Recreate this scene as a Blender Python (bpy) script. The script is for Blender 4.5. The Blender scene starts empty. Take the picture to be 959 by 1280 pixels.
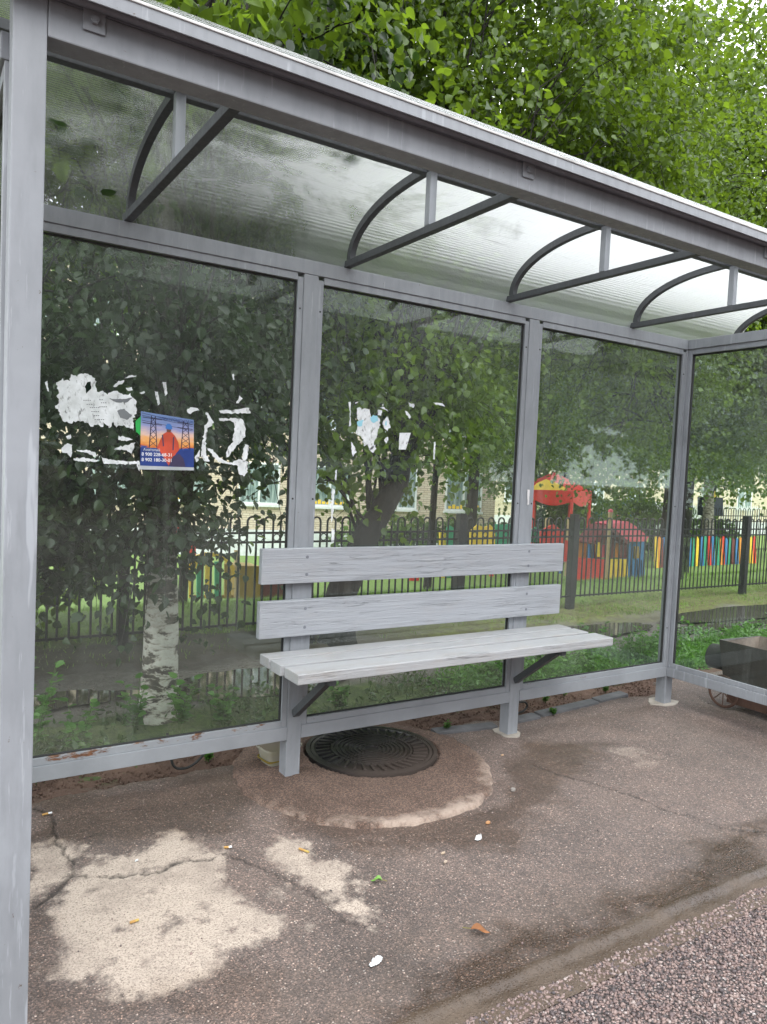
import bpy, bmesh, math, random
import numpy as np
from mathutils import Vector, Matrix, noise
from mathutils.geometry import tessellate_polygon

random.seed(7); rng = np.random.default_rng(11)
sc = bpy.context.scene; COL = sc.collection
R = math.radians

# ------------------------------------------------------------------ survey
CAM = Vector((-1.3354, -2.7066, 1.2712)); YAW, PITCH, ROLL, FPX = R(-32.4398), R(-3.0417), R(2.5651), 934.3
_f = Vector((-math.sin(YAW)*math.cos(PITCH), math.cos(YAW)*math.cos(PITCH), math.sin(PITCH)))
_r = Vector((math.cos(YAW), math.sin(YAW), 0)); _u = _r.cross(_f)
AX_R = _r*math.cos(ROLL)+_u*math.sin(ROLL); AX_U = _u*math.cos(ROLL)-_r*math.sin(ROLL)
def on(px, py, ax, val):
    """surveyed point: where the sight line meets a real plane (x, y or z = val)"""
    d = _f+AX_R*((px-479.5)/FPX)+AX_U*((640-py)/FPX)
    return CAM+d*((val-CAM[ax])/d[ax])
def g(px, py, z=0.0): p = on(px, py, 2, z); return (p.x, p.y)
def wy(px, py, y): p = on(px, py, 1, y); return (p.x, p.z)

# ------------------------------------------------------------------ objects
def tag(o, label=None, cat=None, group=None, kind=None):
    if label: o['label'] = label
    if cat: o['category'] = cat
    if group: o['group'] = group
    if kind: o['kind'] = kind
    return o
def thing(name, label, cat, loc=(0, 0, 0), rz=0, group=None):
    o = bpy.data.objects.new(name, None); COL.objects.link(o); o.empty_display_size = .1
    o.location = loc; o.rotation_euler = (0, 0, rz)
    return tag(o, label, cat, group)
def link(name, me, mat, parent=None, smooth=False):
    o = bpy.data.objects.new(name, me); COL.objects.link(o)
    if mat is not None: me.materials.append(mat)
    if parent: o.parent = parent
    if smooth: me.polygons.foreach_set('use_smooth', [True]*len(me.polygons))
    return o
class MB:
    def __init__(s): s.bm = bmesh.new()
    def box(s, x0, x1, y0, y1, z0, z1, bev=0.0, rot=None, piv=None):
        c = Vector(((x0+x1)/2, (y0+y1)/2, (z0+z1)/2))
        M = Matrix.Translation(c)@Matrix.Diagonal((x1-x0, y1-y0, z1-z0, 1))
        r = bmesh.ops.create_cube(s.bm, size=1, matrix=M); vs = r['verts']
        if bev > 0:
            es = list({e for v in vs for e in v.link_edges})
            rr = bmesh.ops.bevel(s.bm, geom=es, offset=bev, segments=2, affect='EDGES', profile=.6)
            vs = list({v for f in rr['faces'] for v in f.verts}|{v for v in vs if v.is_valid})
        if rot is not None:
            p = Vector(piv) if piv else c
            bmesh.ops.transform(s.bm, matrix=Matrix.Translation(p)@rot.to_4x4()@Matrix.Translation(-p), verts=vs)
        return s
    def tube(s, pts, rad, n=8, cap=True, sq=None):
        """sweep along points; rad a number or list; sq=(a,b) gives a flat bar section"""
        pts = [Vector(p) for p in pts]; rings = []
        if not isinstance(rad, (list, tuple)): rad = [rad]*len(pts)
        ref = None
        for i, p in enumerate(pts):
            t = (pts[min(i+1, len(pts)-1)]-pts[max(i-1, 0)]).normalized()
            if ref is None: ref = Vector((0, 0, 1)) if abs(t.z) < .9 else Vector((1, 0, 0))
            a = t.cross(ref)
            if a.length < 1e-4: a = t.orthogonal()
            a.normalize(); b = a.cross(t).normalized(); ref = b
            if sq: offs = [(a*x*sq[0]/2+b*y*sq[1]/2) for x, y in ((-1, -1), (1, -1), (1, 1), (-1, 1))]
            else: offs = [(a*math.cos(2*math.pi*k/n)+b*math.sin(2*math.pi*k/n))*rad[i] for k in range(n)]
            rings.append([s.bm.verts.new(p+o) for o in offs])
        for A, B in zip(rings, rings[1:]):
            m = len(A)
            for k in range(m): s.bm.faces.new((A[k], A[(k+1) % m], B[(k+1) % m], B[k]))
        if cap:
            s.bm.faces.new(rings[0][::-1]); s.bm.faces.new(rings[-1])
        return s
    def ring(s, c, axis, rad, tr, n=16, m=5):
        a = Vector(axis).orthogonal().normalized(); b = Vector(axis).normalized().cross(a)
        P = [Vector(c)+(a*math.cos(2*math.pi*k/n)+b*math.sin(2*math.pi*k/n))*rad for k in range(n)]
        rings = []
        for k, p in enumerate(P):
            o = (p-Vector(c)).normalized(); ax = Vector(axis).normalized()
            rings.append([s.bm.verts.new(p+(o*math.cos(2*math.pi*j/m)+ax*math.sin(2*math.pi*j/m))*tr) for j in range(m)])
        for k in range(n):
            A, B = rings[k], rings[(k+1) % n]
            for j in range(m): s.bm.faces.new((A[j], A[(j+1) % m], B[(j+1) % m], B[j]))
        return s
    def prism(s, pts, d):
        """closed outline (3D points) extruded by the vector d"""
        d = Vector(d); pts = [Vector(p) for p in pts]
        A = [s.bm.verts.new(p) for p in pts]; B = [s.bm.verts.new(p+d) for p in pts]
        for t in tessellate_polygon([pts]):
            try: s.bm.faces.new([A[i] for i in t]); s.bm.faces.new([B[i] for i in t][::-1])
            except ValueError: pass
        n = len(pts)
        for k in range(n): s.bm.faces.new((A[k], B[k], B[(k+1) % n], A[(k+1) % n]))
        return s
    def lathe(s, prof, c=(0, 0, 0), n=32, closed=False):
        c = Vector(c); rings = []
        for r_, z_ in prof: rings.append([s.bm.verts.new(c+Vector((r_*math.cos(2*math.pi*k/n), r_*math.sin(2*math.pi*k/n), z_))) for k in range(n)])
        for A, B in zip(rings, rings[1:]):
            for k in range(n): s.bm.faces.new((A[k], A[(k+1) % n], B[(k+1) % n], B[k]))
        return s
    def sheet(s, pts):
        pts = [Vector(p) for p in pts]; A = [s.bm.verts.new(p) for p in pts]
        for t in tessellate_polygon([pts]):
            try: s.bm.faces.new([A[i] for i in t])
            except ValueError: pass
        return s
    def build(s, name, mat, parent=None, smooth=False, loc=None):
        bmesh.ops.recalc_face_normals(s.bm, faces=s.bm.faces[:])
        me = bpy.data.meshes.new(name); s.bm.to_mesh(me); s.bm.free()
        o = link(name, me, mat, parent, smooth)
        if smooth:
            try: me.set_sharp_from_angle(angle=R(40))
            except Exception: pass
        if loc: o.location = loc
        return o

# ------------------------------------------------------------------ materials
def hexc(c): return (c[0], c[1], c[2], 1)
class NT:
    def __init__(s, name):
        s.m = bpy.data.materials.new(name); s.m.use_nodes = True; s.t = s.m.node_tree; s.t.nodes.clear()
        s.out = s.t.nodes.new('ShaderNodeOutputMaterial')
    def set(s, nd, k, v):
        i = nd.inputs[k]
        if hasattr(v, 'links') or isinstance(v, bpy.types.NodeSocket): s.t.links.new(v, i)
        else: i.default_value = v
    def node(s, typ, ins=None, **attrs):
        nd = s.t.nodes.new('ShaderNode'+typ)
        for k, v in attrs.items(): setattr(nd, k, v)
        for k, v in (ins or {}).items():
            i = nd.inputs[k]
            if isinstance(v, bpy.types.NodeSocket): s.t.links.new(v, i)
            else: i.default_value = v
        return nd
    def coord(s, scale=(1, 1, 1), kind='Object', rot=(0, 0, 0)):
        tc = s.node('TexCoord'); mp = s.node('Mapping', {'Vector': tc.outputs[kind], 'Scale': scale, 'Rotation': rot}); return mp.outputs[0]
    def noise(s, scale=5, detail=4, rough=.55, vec=None, dist=0.0):
        ins = {'Scale': scale, 'Detail': detail, 'Roughness': rough, 'Distortion': dist}
        if vec is None: vec = s.coord()
        ins['Vector'] = vec
        return s.node('TexNoise', ins).outputs['Fac']
    def vor(s, scale=5, vec=None, feature='F1', out='Distance', rand=1.0):
        if vec is None: vec = s.coord()
        return s.node('TexVoronoi', {'Scale': scale, 'Vector': vec, 'Randomness': rand}, feature=feature).outputs[out]
    def ramp(s, fac, stops, interp='LINEAR'):
        nd = s.node('ValToRGB', {'Fac': fac}); cr = nd.color_ramp; cr.interpolation = interp
        while len(cr.elements) > 1: cr.elements.remove(cr.elements[-1])
        for i, (p, c) in enumerate(stops):
            e = cr.elements[0] if i == 0 else cr.elements.new(p)
            e.position = p; e.color = (c, c, c, 1) if not isinstance(c, (tuple, list)) else hexc(c)
        return nd.outputs[0]
    def mix(s, fac, a, b, mode='MIX'):
        nd = s.node('Mix', data_type='RGBA', blend_type=mode)
        for k, v in ((0, fac), (6, a), (7, b)):
            if isinstance(v, bpy.types.NodeSocket): s.t.links.new(v, nd.inputs[k])
            elif k == 0: nd.inputs[0].default_value = v
            else: nd.inputs[k].default_value = hexc(v) if isinstance(v, (tuple, list)) else (v, v, v, 1)
        return nd.outputs[2]
    def math(s, op, a, b=0.0, clamp=False):
        nd = s.node('Math', operation=op, use_clamp=clamp)
        for k, v in ((0, a), (1, b)):
            if isinstance(v, bpy.types.NodeSocket): s.t.links.new(v, nd.inputs[k])
            else: nd.inputs[k].default_value = v
        return nd.outputs[0]
    def bump(s, h, strength=.3, dist=.01, normal=None):
        ins = {'Height': h, 'Strength': strength, 'Distance': dist}
        if normal is not None: ins['Normal'] = normal
        return s.node('Bump', ins).outputs[0]
    def pbr(s, col, rough=.6, normal=None, metal=0.0, spec=.5):
        p = s.node('BsdfPrincipled')
        for k, v in (('Base Color', col), ('Roughness', rough), ('Metallic', metal), ('Specular IOR Level', spec)):
            if isinstance(v, bpy.types.NodeSocket): s.t.links.new(v, p.inputs[k])
            else: p.inputs[k].default_value = hexc(v) if isinstance(v, (tuple, list)) else v
        if normal is not None: s.t.links.new(normal, p.inputs['Normal'])
        s.p = p; return p.outputs[0]
    def done(s, sh): s.t.links.new(sh, s.out.inputs['Surface']); return s.m
    def fresnel(s, ior):
        # same reflectance from either side of the thin sheet
        b = s.node('NewGeometry').outputs['Backfacing']
        i = s.math('ADD', s.math('MULTIPLY', b, 1/ior-ior), ior)
        return s.node('Fresnel', {'IOR': i}).outputs[0]
    def attr(s, name): return s.node('Attribute', attribute_name=name, attribute_type='GEOMETRY')

def paint(name, col, rough=.45, chips=True, dirt=.35, wscale=1.0):
    t = NT(name)
    big = t.noise(3, 5, .6); fine = t.noise(60*wscale, 4, .7)
    v = t.coord((6, 6, 1.2)); streak = t.noise(5, 5, .6, v)
    c = t.mix(t.ramp(big, [(.35, 0.0), (.7, 1.0)]), tuple(x*.86 for x in col), tuple(min(1, x*1.08) for x in col))
    c = t.mix(t.ramp(streak, [(.45, 0.0), (.7, dirt*1.3)]), c, tuple(x*.62 for x in col))
    scr = t.noise(9, 4, .7, t.coord((7, 7, .5))); c = t.mix(t.ramp(scr, [(.62, 0.0), (.66, .35)]), c, tuple(min(1, x*1.6) for x in col))
    if chips:
        ch = t.noise(38, 6, .75); m = t.ramp(ch, [(.675, 0.0), (.69, 1.0)])
        c = t.mix(m, c, (.10, .075, .06))
        sc_ = t.noise(20, 3, .6, t.coord((1, 1, .12))); m2 = t.ramp(sc_, [(.66, 0.0), (.70, .6)])
        c = t.mix(m2, c, tuple(min(1, x*1.5) for x in col))
    r = t.ramp(fine, [(.3, rough-.08), (.7, rough+.15)])
    nb = t.bump(fine, .12, .002); nb = t.bump(big, .12, .01, nb)
    return t.done(t.pbr(c, r, nb))
STEEL = (.252, .267, .288)
M = {}
M['steel'] = paint('grey_painted_steel', STEEL)
M['steel_dark'] = paint('grey_painted_steel_trim', (.17, .18, .205), .5)
M['truss'] = paint('shade_darkened_steel', (.06, .064, .07), .5)  # steel grey darkened to carry the shade under the roof
M['black'] = paint('black_paint', (.007, .0075, .008), .5, False, .1)
M['rubber'] = paint('black_rubber', (.02, .02, .02), .8, False, 0)

def rail_mat():
    t = NT('grey_painted_steel_rusting'); tc = t.node('TexCoord'); sep = t.node('SeparateXYZ', {'Vector': tc.outputs['Object']})
    big = t.noise(4, 5, .6)
    c = t.mix(t.ramp(big, [(.35, 0.0), (.7, 1.0)]), tuple(x*.85 for x in STEEL), tuple(x*1.1 for x in STEEL))
    n = t.noise(9, 7, .72, t.coord((1, 1, 3)))
    # rust gathers along the upper ledge of the left bays
    up = t.node('MapRange', {'Value': sep.outputs[2], 'From Min': .205, 'From Max': .235, 'To Min': .0, 'To Max': .24}).outputs[0]
    lf = t.node('MapRange', {'Value': sep.outputs[0], 'From Min': .2, 'From Max': -.6, 'To Min': -.11, 'To Max': .0}).outputs[0]
    k = t.math('ADD', t.math('ADD', n, up), lf)
    m = t.ramp(k, [(.735, 0.0), (.79, 1.0)])
    rc = t.ramp(t.noise(40, 5, .7), [(.3, (.06, .025, .013)), (.6, (.17, .075, .035)), (.75, (.28, .18, .12))])
    c = t.mix(m, c, rc)
    fine = t.noise(70, 4, .7)
    return t.done(t.pbr(c, t.ramp(m, [(0, .45), (1, .85)]), t.bump(t.math('ADD', fine, m), .25, .003)))
M['rail'] = rail_mat()

def wood(name, col, worn):
    t = NT(name)
    v = t.coord((.9, 30, 34)); gr = t.noise(4, 8, .7, v, .5)
    crack = t.noise(3.0, 6, .6, t.coord((.55, 20, 20)), .7); cm = t.ramp(crack, [(.53, 0.0), (.5345, 1.0), (.539, 0.0)]); cm = t.math('MULTIPLY', cm, t.ramp(t.noise(3, 3, .5), [(.45, 0.0), (.55, 1.0)]))
    knots = t.vor(2.3, t.coord((.9, 5, 5))); km = t.ramp(knots, [(.03, 1.0), (.06, 0.0)])
    wn = t.noise(6, 8, .75, t.coord((1, 3, 3)))
    c = t.mix(t.ramp(gr, [(.3, 0.0), (.7, 1.0)]), tuple(x*.84 for x in col), tuple(x*1.08 for x in col))
    c = t.mix(t.ramp(wn, [(.5, 0.0), (.72, worn)]), c, (.33, .30, .275))
    c = t.mix(t.math('MULTIPLY', cm, .75), c, (.12, .115, .115)); c = t.mix(t.math('MULTIPLY', km, .5), c, (.12, .11, .11))
    h = t.math('SUBTRACT', gr, t.math('MULTIPLY', cm, .8))
    return t.done(t.pbr(c, .5, t.bump(h, .8, .005)))
M['wood'] = wood('grey_painted_wood', (.32, .335, .362), .25)
M['seatwood'] = wood('worn_grey_painted_wood', (.345, .35, .362), .7)

def glass_mat(name, dirt=1.0):
    t = NT(name)
    tr = t.node('BsdfTransparent', {'Color': (.87, .925, .89, 1)})
    gl = t.node('BsdfGlossy', {'Color': (.9, 1, .95, 1), 'Roughness': .02})
    # slight waviness of the pane
    wv = t.noise(1.6, 2, .5); nb = t.bump(wv, .03, .01); t.t.links.new(nb, gl.inputs['Normal'])
    fr = t.fresnel(1.5)
    f = t.math('MULTIPLY', fr, 1.8, True)
    m1 = t.node('MixShader'); t.t.links.new(f, m1.inputs[0]); t.t.links.new(tr.outputs[0], m1.inputs[1]); t.t.links.new(gl.outputs[0], m1.inputs[2])
    # dried drips, dust and specks, plus a painted haze towards the top
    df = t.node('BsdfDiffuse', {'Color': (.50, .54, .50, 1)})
    a = t.ramp(t.noise(2.2, 5, .6), [(.35, .006), (.75, .075*dirt)])
    drip = t.ramp(t.noise(14, 5, .65, t.coord((1, 1, .07))), [(.55, 0.0), (.8, .075*dirt)])
    sp = t.ramp(t.vor(85), [(.035, .55), (.075, 0.0)]); spm = t.ramp(t.noise(3, 3), [(.5, 0.0), (.66, 1.0)])
    zz = t.node('SeparateXYZ', {'Vector': t.node('TexCoord').outputs['Object']}).outputs[2]; hz = t.node('MapRange', {'Value': t.math('ADD', zz, t.math('MULTIPLY', t.noise(2.5, 5, .6), .5)), 'From Min': 1.5, 'From Max': 2.3, 'To Min': 0.0, 'To Max': .075}).outputs[0]  # top haze painted in place of the bright roof reflection
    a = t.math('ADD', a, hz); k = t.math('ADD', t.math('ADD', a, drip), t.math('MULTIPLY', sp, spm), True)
    m2 = t.node('MixShader'); t.t.links.new(k, m2.inputs[0]); t.t.links.new(m1.outputs[0], m2.inputs[1]); t.t.links.new(df.outputs[0], m2.inputs[2])
    return t.done(m2.outputs[0])
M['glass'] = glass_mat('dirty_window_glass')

def poly_mat():
    t = NT('twin_wall_polycarbonate')
    tc = t.node('TexCoord'); sep = t.node('SeparateXYZ', {'Vector': tc.outputs['Object']})
    rib = t.node('TexWave', {'Vector': t.coord((.02, 1, 1)), 'Scale': 30.0, 'Distortion': .25, 'Detail': 2.0, 'Detail Scale': 2.0}, bands_direction='Y').outputs['Fac']
    hm = t.noise(110, 3, .6, t.coord((.5, 1, 1)))
    h = t.math('ADD', t.math('MULTIPLY', rib, .55), t.math('MULTIPLY', hm, 1.1))
    nb = t.bump(h, .5, .004)
    tr = t.node('BsdfTransparent', {'Color': (.9, .93, .92, 1)})
    rf = t.node('BsdfRefraction', {'Color': (.97, .98, .98, 1), 'IOR': 1.08, 'Roughness': .09}); t.t.links.new(nb, rf.inputs['Normal'])
    mottle = t.noise(1.9, 5, .62, t.coord((1, 1.6, 1)), .6); mottle2 = t.noise(7, 5, .65, t.coord((.35, 1.5, 1)))  # painted mottling stands in for blurred trees and sky behind the sheet
    dk_ = t.node('MapRange', {'Value': sep.outputs[0], 'From Min': -.6, 'From Max': 1.5, 'To Min': -.075, 'To Max': .20}).outputs[0]  # left end tinted darker, like the foliage shade over it
    tcol = t.mix(t.ramp(t.math('ADD', t.math('ADD', t.math('MULTIPLY', mottle, .75), t.math('MULTIPLY', mottle2, .25)), dk_), [(.36, 0.0), (.52, 1.0)]), (.30, .33, .28), (.95, .97, .98))
    tl = t.node('BsdfTranslucent'); t.t.links.new(tcol, tl.inputs['Color']); t.t.links.new(nb, tl.inputs['Normal'])
    gl = t.node('BsdfGlossy', {'Color': (.9, .9, .9, 1), 'Roughness': .2}); t.t.links.new(nb, gl.inputs['Normal'])
    def mx(f, a, b):
        m = t.node('MixShader'); 
        if isinstance(f, bpy.types.NodeSocket): t.t.links.new(f, m.inputs[0])
        else: m.inputs[0].default_value = f
        t.t.links.new(a, m.inputs[1]); t.t.links.new(b, m.inputs[2]); return m.outputs[0]
    gx = t.node('MapRange', {'Value': t.math('ADD', sep.outputs[0], t.math('MULTIPLY', t.noise(1.1, 4, .6), .9)), 'From Min': -.9, 'From Max': 1.6, 'To Min': 0.0, 'To Max': 1.0}).outputs[0]  # milkier to the right, imitating the brighter sky at that end
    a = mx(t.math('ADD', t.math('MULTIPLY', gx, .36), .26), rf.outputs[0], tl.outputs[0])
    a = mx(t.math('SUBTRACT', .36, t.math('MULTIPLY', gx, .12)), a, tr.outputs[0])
    a = mx(t.math('MULTIPLY', t.fresnel(1.4), .8), a, gl.outputs[0])
    dk = t.node('BsdfDiffuse', {'Color': (.13, .14, .11, 1)})
    seam = t.ramp(t.noise(5, 6, .7, t.coord((.4, 8, 1))), [(.62, 0.0), (.72, .35)])
    a = mx(seam, a, dk.outputs[0])
    return t.done(a)
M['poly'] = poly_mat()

def leaf_mat(name, dark, light, tl_col, tl=.42, rough=.38):
    t = NT(name)
    rnd = t.node('NewGeometry').outputs['Random Per Island']
    big = t.noise(1.5, 3)
    k = t.math('ADD', t.math('MULTIPLY', rnd, .55), t.math('MULTIPLY', t.math('SUBTRACT', big, .28), 1.25))  # broad noise puts shadow between leaf clumps into the leaf colour
    c = t.ramp(k, [(.2, dark), (.9, light)])
    tcol = t.mix(t.ramp(k, [(.15, 0.0), (.9, 1.0)]), tuple(x*.55 for x in tl_col), tuple(x*1.5 for x in tl_col))
    p = t.pbr(c, rough, None, 0, .55)
    tr = t.node('BsdfTranslucent'); t.t.links.new(tcol, tr.inputs['Color'])
    m = t.node('MixShader'); m.inputs[0].default_value = tl
    t.t.links.new(p, m.inputs[1]); t.t.links.new(tr.outputs[0], m.inputs[2])
    return t.done(m.outputs[0])
M['leaf'] = leaf_mat('fresh_green_leaf', (.042, .085, .014), (.125, .20, .032), (.18, .28, .018), .48)
M['leaf_dark'] = leaf_mat('shade_darkened_leaf', (.010, .026, .007), (.030, .062, .014), (.035, .075, .010), .3)  # deep shade of the dense foliage is mixed into this green
M['leaf_far'] = leaf_mat('far_green_leaf', (.055, .105, .035), (.14, .215, .07), (.17, .29, .06), .45)
M['weed'] = leaf_mat('weed_leaf', (.05, .13, .025), (.12, .26, .05), (.14, .32, .04), .4)
M['weed_dull'] = leaf_mat('dull_weed_leaf', (.03, .06, .02), (.07, .12, .035), (.08, .14, .03), .3)
M['grass'] = leaf_mat('grass_blade', (.09, .16, .03), (.22, .33, .065), (.20, .34, .05), .35)
M['bark'] = None
def bark(name, birch, old=0.0):
    t = NT(name)
    if birch:
        v = t.coord((5.0, 5.0, 14)); n1 = t.noise(1.6, 7, .68, v, .35); n2 = t.noise(9, 5, .7)
        lz = t.node('SeparateXYZ', {'Vector': t.node('TexCoord').outputs['Object']}).outputs[2]
        k = t.math('ADD', n1, t.math('MULTIPLY', t.noise(3, 3), .12))
        c = t.ramp(k, [(.50, (.56, .54, .49)), (.555, (.42, .39, .34)), (.59, (.07, .06, .05)), (.7, (.025, .022, .02))])
        c = t.mix(t.ramp(n2, [(.4, 0.0), (.75, .6)]), c, (.20, .18, .14))
        if old: c = t.mix(.55, c, (.16, .14, .115))
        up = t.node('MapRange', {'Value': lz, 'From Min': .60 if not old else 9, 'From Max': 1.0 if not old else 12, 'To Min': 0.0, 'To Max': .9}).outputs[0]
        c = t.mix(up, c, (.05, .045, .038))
        nb = t.bump(t.math('SUBTRACT', 1.0, k), .8, .02)
    else:
        v = t.coord((8, 8, 1.5)); n1 = t.noise(2.2, 8, .7, v, .5)
        c = t.ramp(n1, [(.35, (.007, .006, .005)), (.6, (.022, .018, .015)), (.8, (.045, .038, .032))]); nb = t.bump(n1, .9, .03)
    return t.done(t.pbr(c, .85, nb))
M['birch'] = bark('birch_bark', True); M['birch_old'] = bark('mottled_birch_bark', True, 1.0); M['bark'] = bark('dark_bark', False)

def flat(name, col, rough=.5, var=.15, bumpy=.05):
    t = NT(name); n = t.noise(9, 5, .6)
    c = t.mix(t.ramp(n, [(.3, 0.0), (.7, 1.0)]), tuple(x*(1-var) for x in col), tuple(min(1, x*(1+var)) for x in col))
    return t.done(t.pbr(c, rough, t.bump(t.noise(50, 4, .6), bumpy, .004)))
for k, c in dict(red=(.72, .045, .035), pink=(.80, .12, .18), yellow=(.90, .58, .05), blue=(.045, .19, .46), green=(.03, .30, .17),
                 orange=(.75, .27, .04), maroon=(.16, .03, .035), timber=(.42, .30, .16), white=(.72, .73, .74), navy=(.012, .02, .05), ochre=(.36, .22, .03)).items():
    M[k] = flat('painted_'+k, c, .45)
def paper_mat():
    t = NT('white_paper_remains'); n = t.noise(60, 5, .7, t.coord((1, 1, .5))); n2 = t.noise(22, 4, .6)
    c = t.mix(t.ramp(n2, [(.35, 0.0), (.7, 1.0)]), (.56, .58, .58), (.80, .82, .84)); p = t.pbr(c, .85, t.bump(n, .6, .002))
    tr = t.node('BsdfTransparent'); m = t.node('MixShader'); t.t.links.new(t.ramp(n, [(.33, .25), (.45, 1.0)]), m.inputs[0]); t.t.links.new(tr.outputs[0], m.inputs[1]); t.t.links.new(p, m.inputs[2]); return t.done(m.outputs[0])
M['paper'] = paper_mat()
M['paper_blue'] = flat('pale_blue_paper', (.28, .56, .66), .8, .08)
M['paper_green'] = flat('green_paper', (.02, .36, .07), .6, .1)
M['concrete'] = flat('pale_concrete', (.34, .31, .27), .9, .25, .6)
M['iron'] = None

def asphalt_mat():
    t = NT('worn_asphalt')
    sand = t.attr('sand').outputs['Fac']; wet = t.attr('wet').outputs['Fac']; mud = t.attr('mud').outputs['Fac']; crk = t.attr('crack').outputs['Fac']
    n = t.noise(1.3, 6, .65); n2 = t.noise(5, 6, .7); fine = t.noise(230, 3, .7)
    base = t.mix(t.ramp(n, [(.3, 0.0), (.7, 1.0)]), (.070, .057, .052), (.128, .104, .094))
    base = t.mix(t.ramp(n2, [(.45, 0.0), (.75, .55)]), base, (.145, .112, .096))
    # exposed aggregate
    vc = t.node('TexVoronoi', {'Scale': 125.0, 'Vector': t.coord()})
    st = t.ramp(vc.outputs['Distance'], [(.25, 1.0), (.42, 0.0)])
    pick = t.ramp(t.node('SeparateColor', {'Color': vc.outputs['Color']}).outputs[0], [(.55, 0.0), (.62, 1.0)])
    agg = t.ramp(t.node('SeparateColor', {'Color': vc.outputs['Color']}).outputs[1], [(0, (.17, .13, .11)), (.6, (.30, .22, .18)), (1, (.46, .42, .38))])
    sm = t.math('MULTIPLY', t.math('MULTIPLY', st, pick), .7)
    base = t.mix(sm, base, agg)
    vf = t.node('TexVoronoi', {'Scale': 260.0, 'Vector': t.coord()}); sepf = t.node('SeparateColor', {'Color': vf.outputs['Color']})
    base = t.mix(.55, base, t.mix(1.0, base, t.ramp(sepf.outputs[0], [(0, (.35, .33, .33)), (.55, (1, 1, 1)), (.85, (1.9, 1.7, 1.6)), (1, (3.2, 2.8, 2.6))]), 'MULTIPLY'))
    lw = t.noise(.9, 4, .6); base = t.mix(t.ramp(lw, [(.42, 0.0), (.62, .5)]), base, t.mix(1.0, base, (1.5, 1.45, 1.42), 'MULTIPLY'))
    base = t.mix(t.math('MULTIPLY', mud, .85), base, t.mix(n2, (.060, .042, .028), (.115, .082, .054)))
    grain = t.noise(170, 4, .8)
    sc_ = t.mix(t.ramp(grain, [(.36, 0.0), (.5, 1.0)]), (.15, .12, .10), (.47, .395, .33))
    sc_ = t.mix(t.math('MULTIPLY', t.ramp(n2, [(.48, 0.0), (.66, 1.0)]), .55), sc_, (.20, .16, .135))
    ed = t.math('ADD', sand, t.math('MULTIPLY', t.math('SUBTRACT', t.noise(110, 5, .85), .5), 1.1)); sand = t.math('MULTIPLY', t.ramp(ed, [(.25, 0.0), (.75, .95)]), t.ramp(sand, [(0.02, 0.0), (.1, 1.0)]))
    c = t.mix(sand, base, sc_)
    wcol = t.mix(1.0, c, (.46, .39, .33), 'MULTIPLY')
    c = t.mix(wet, c, wcol)
    c = t.mix(t.math('MULTIPLY', crk, .9), c, (.018, .015, .013))
    h = t.math('ADD', t.math('MULTIPLY', fine, .5), t.math('MULTIPLY', st, .6))
    nb = t.bump(h, .75, .004)
    r = t.mix(wet, t.mix(sand, .74, .95), .24)
    return t.done(t.pbr(c, r, nb))
M['asphalt'] = asphalt_mat()
def road_mat():
    t = NT('coarse_chip_asphalt')
    vc = t.node('TexVoronoi', {'Scale': 110.0, 'Vector': t.coord()})
    colr = t.node('SeparateColor', {'Color': vc.outputs['Color']})
    agg = t.ramp(colr.outputs[0], [(0, (.10, .085, .085)), (.3, (.20, .15, .14)), (.6, (.30, .21, .185)), (.85, (.42, .31, .28)), (1, (.52, .47, .45))])
    edge = t.ramp(vc.outputs['Distance'], [(.35, 0.0), (.6, 1.0)])
    c = t.mix(edge, agg, (.045, .038, .036))
    c = t.mix(t.ramp(t.noise(2, 5), [(.5, 0.0), (.8, .5)]), c, (.16, .11, .08))
    h = t.math('SUBTRACT', 1.0, vc.outputs['Distance'])
    return t.done(t.pbr(c, .6, t.bump(t.math('ADD', h, t.math('MULTIPLY', t.noise(200, 3), .3)), 1.0, .012)))
M['road'] = road_mat()
def stone_mat():
    t = NT('pink_granite_chips'); rnd = t.node('NewGeometry').outputs['Random Per Island']
    c = t.ramp(rnd, [(0, (.055, .048, .05)), (.25, (.12, .09, .088)), (.55, (.20, .14, .125)), (.85, (.25, .18, .16)), (1, (.31, .26, .24))])
    return t.done(t.pbr(c, .6, t.bump(t.noise(300, 3), .5, .002)))
M['stone'] = stone_mat()
def soil_mat():
    t = NT('reddish_soil'); n = t.noise(4, 6, .7); f = t.noise(120, 5, .8)
    c = t.mix(t.ramp(n, [(.3, 0.0), (.7, 1.0)]), (.075, .042, .03), (.15, .09, .065))
    c = t.mix(t.ramp(t.noise(60, 4, .8), [(.62, 0.0), (.68, .8)]), c, (.28, .22, .18))
    return t.done(t.pbr(c, .95, t.bump(f, 1.0, .01)))
M['soil'] = soil_mat()
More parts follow.
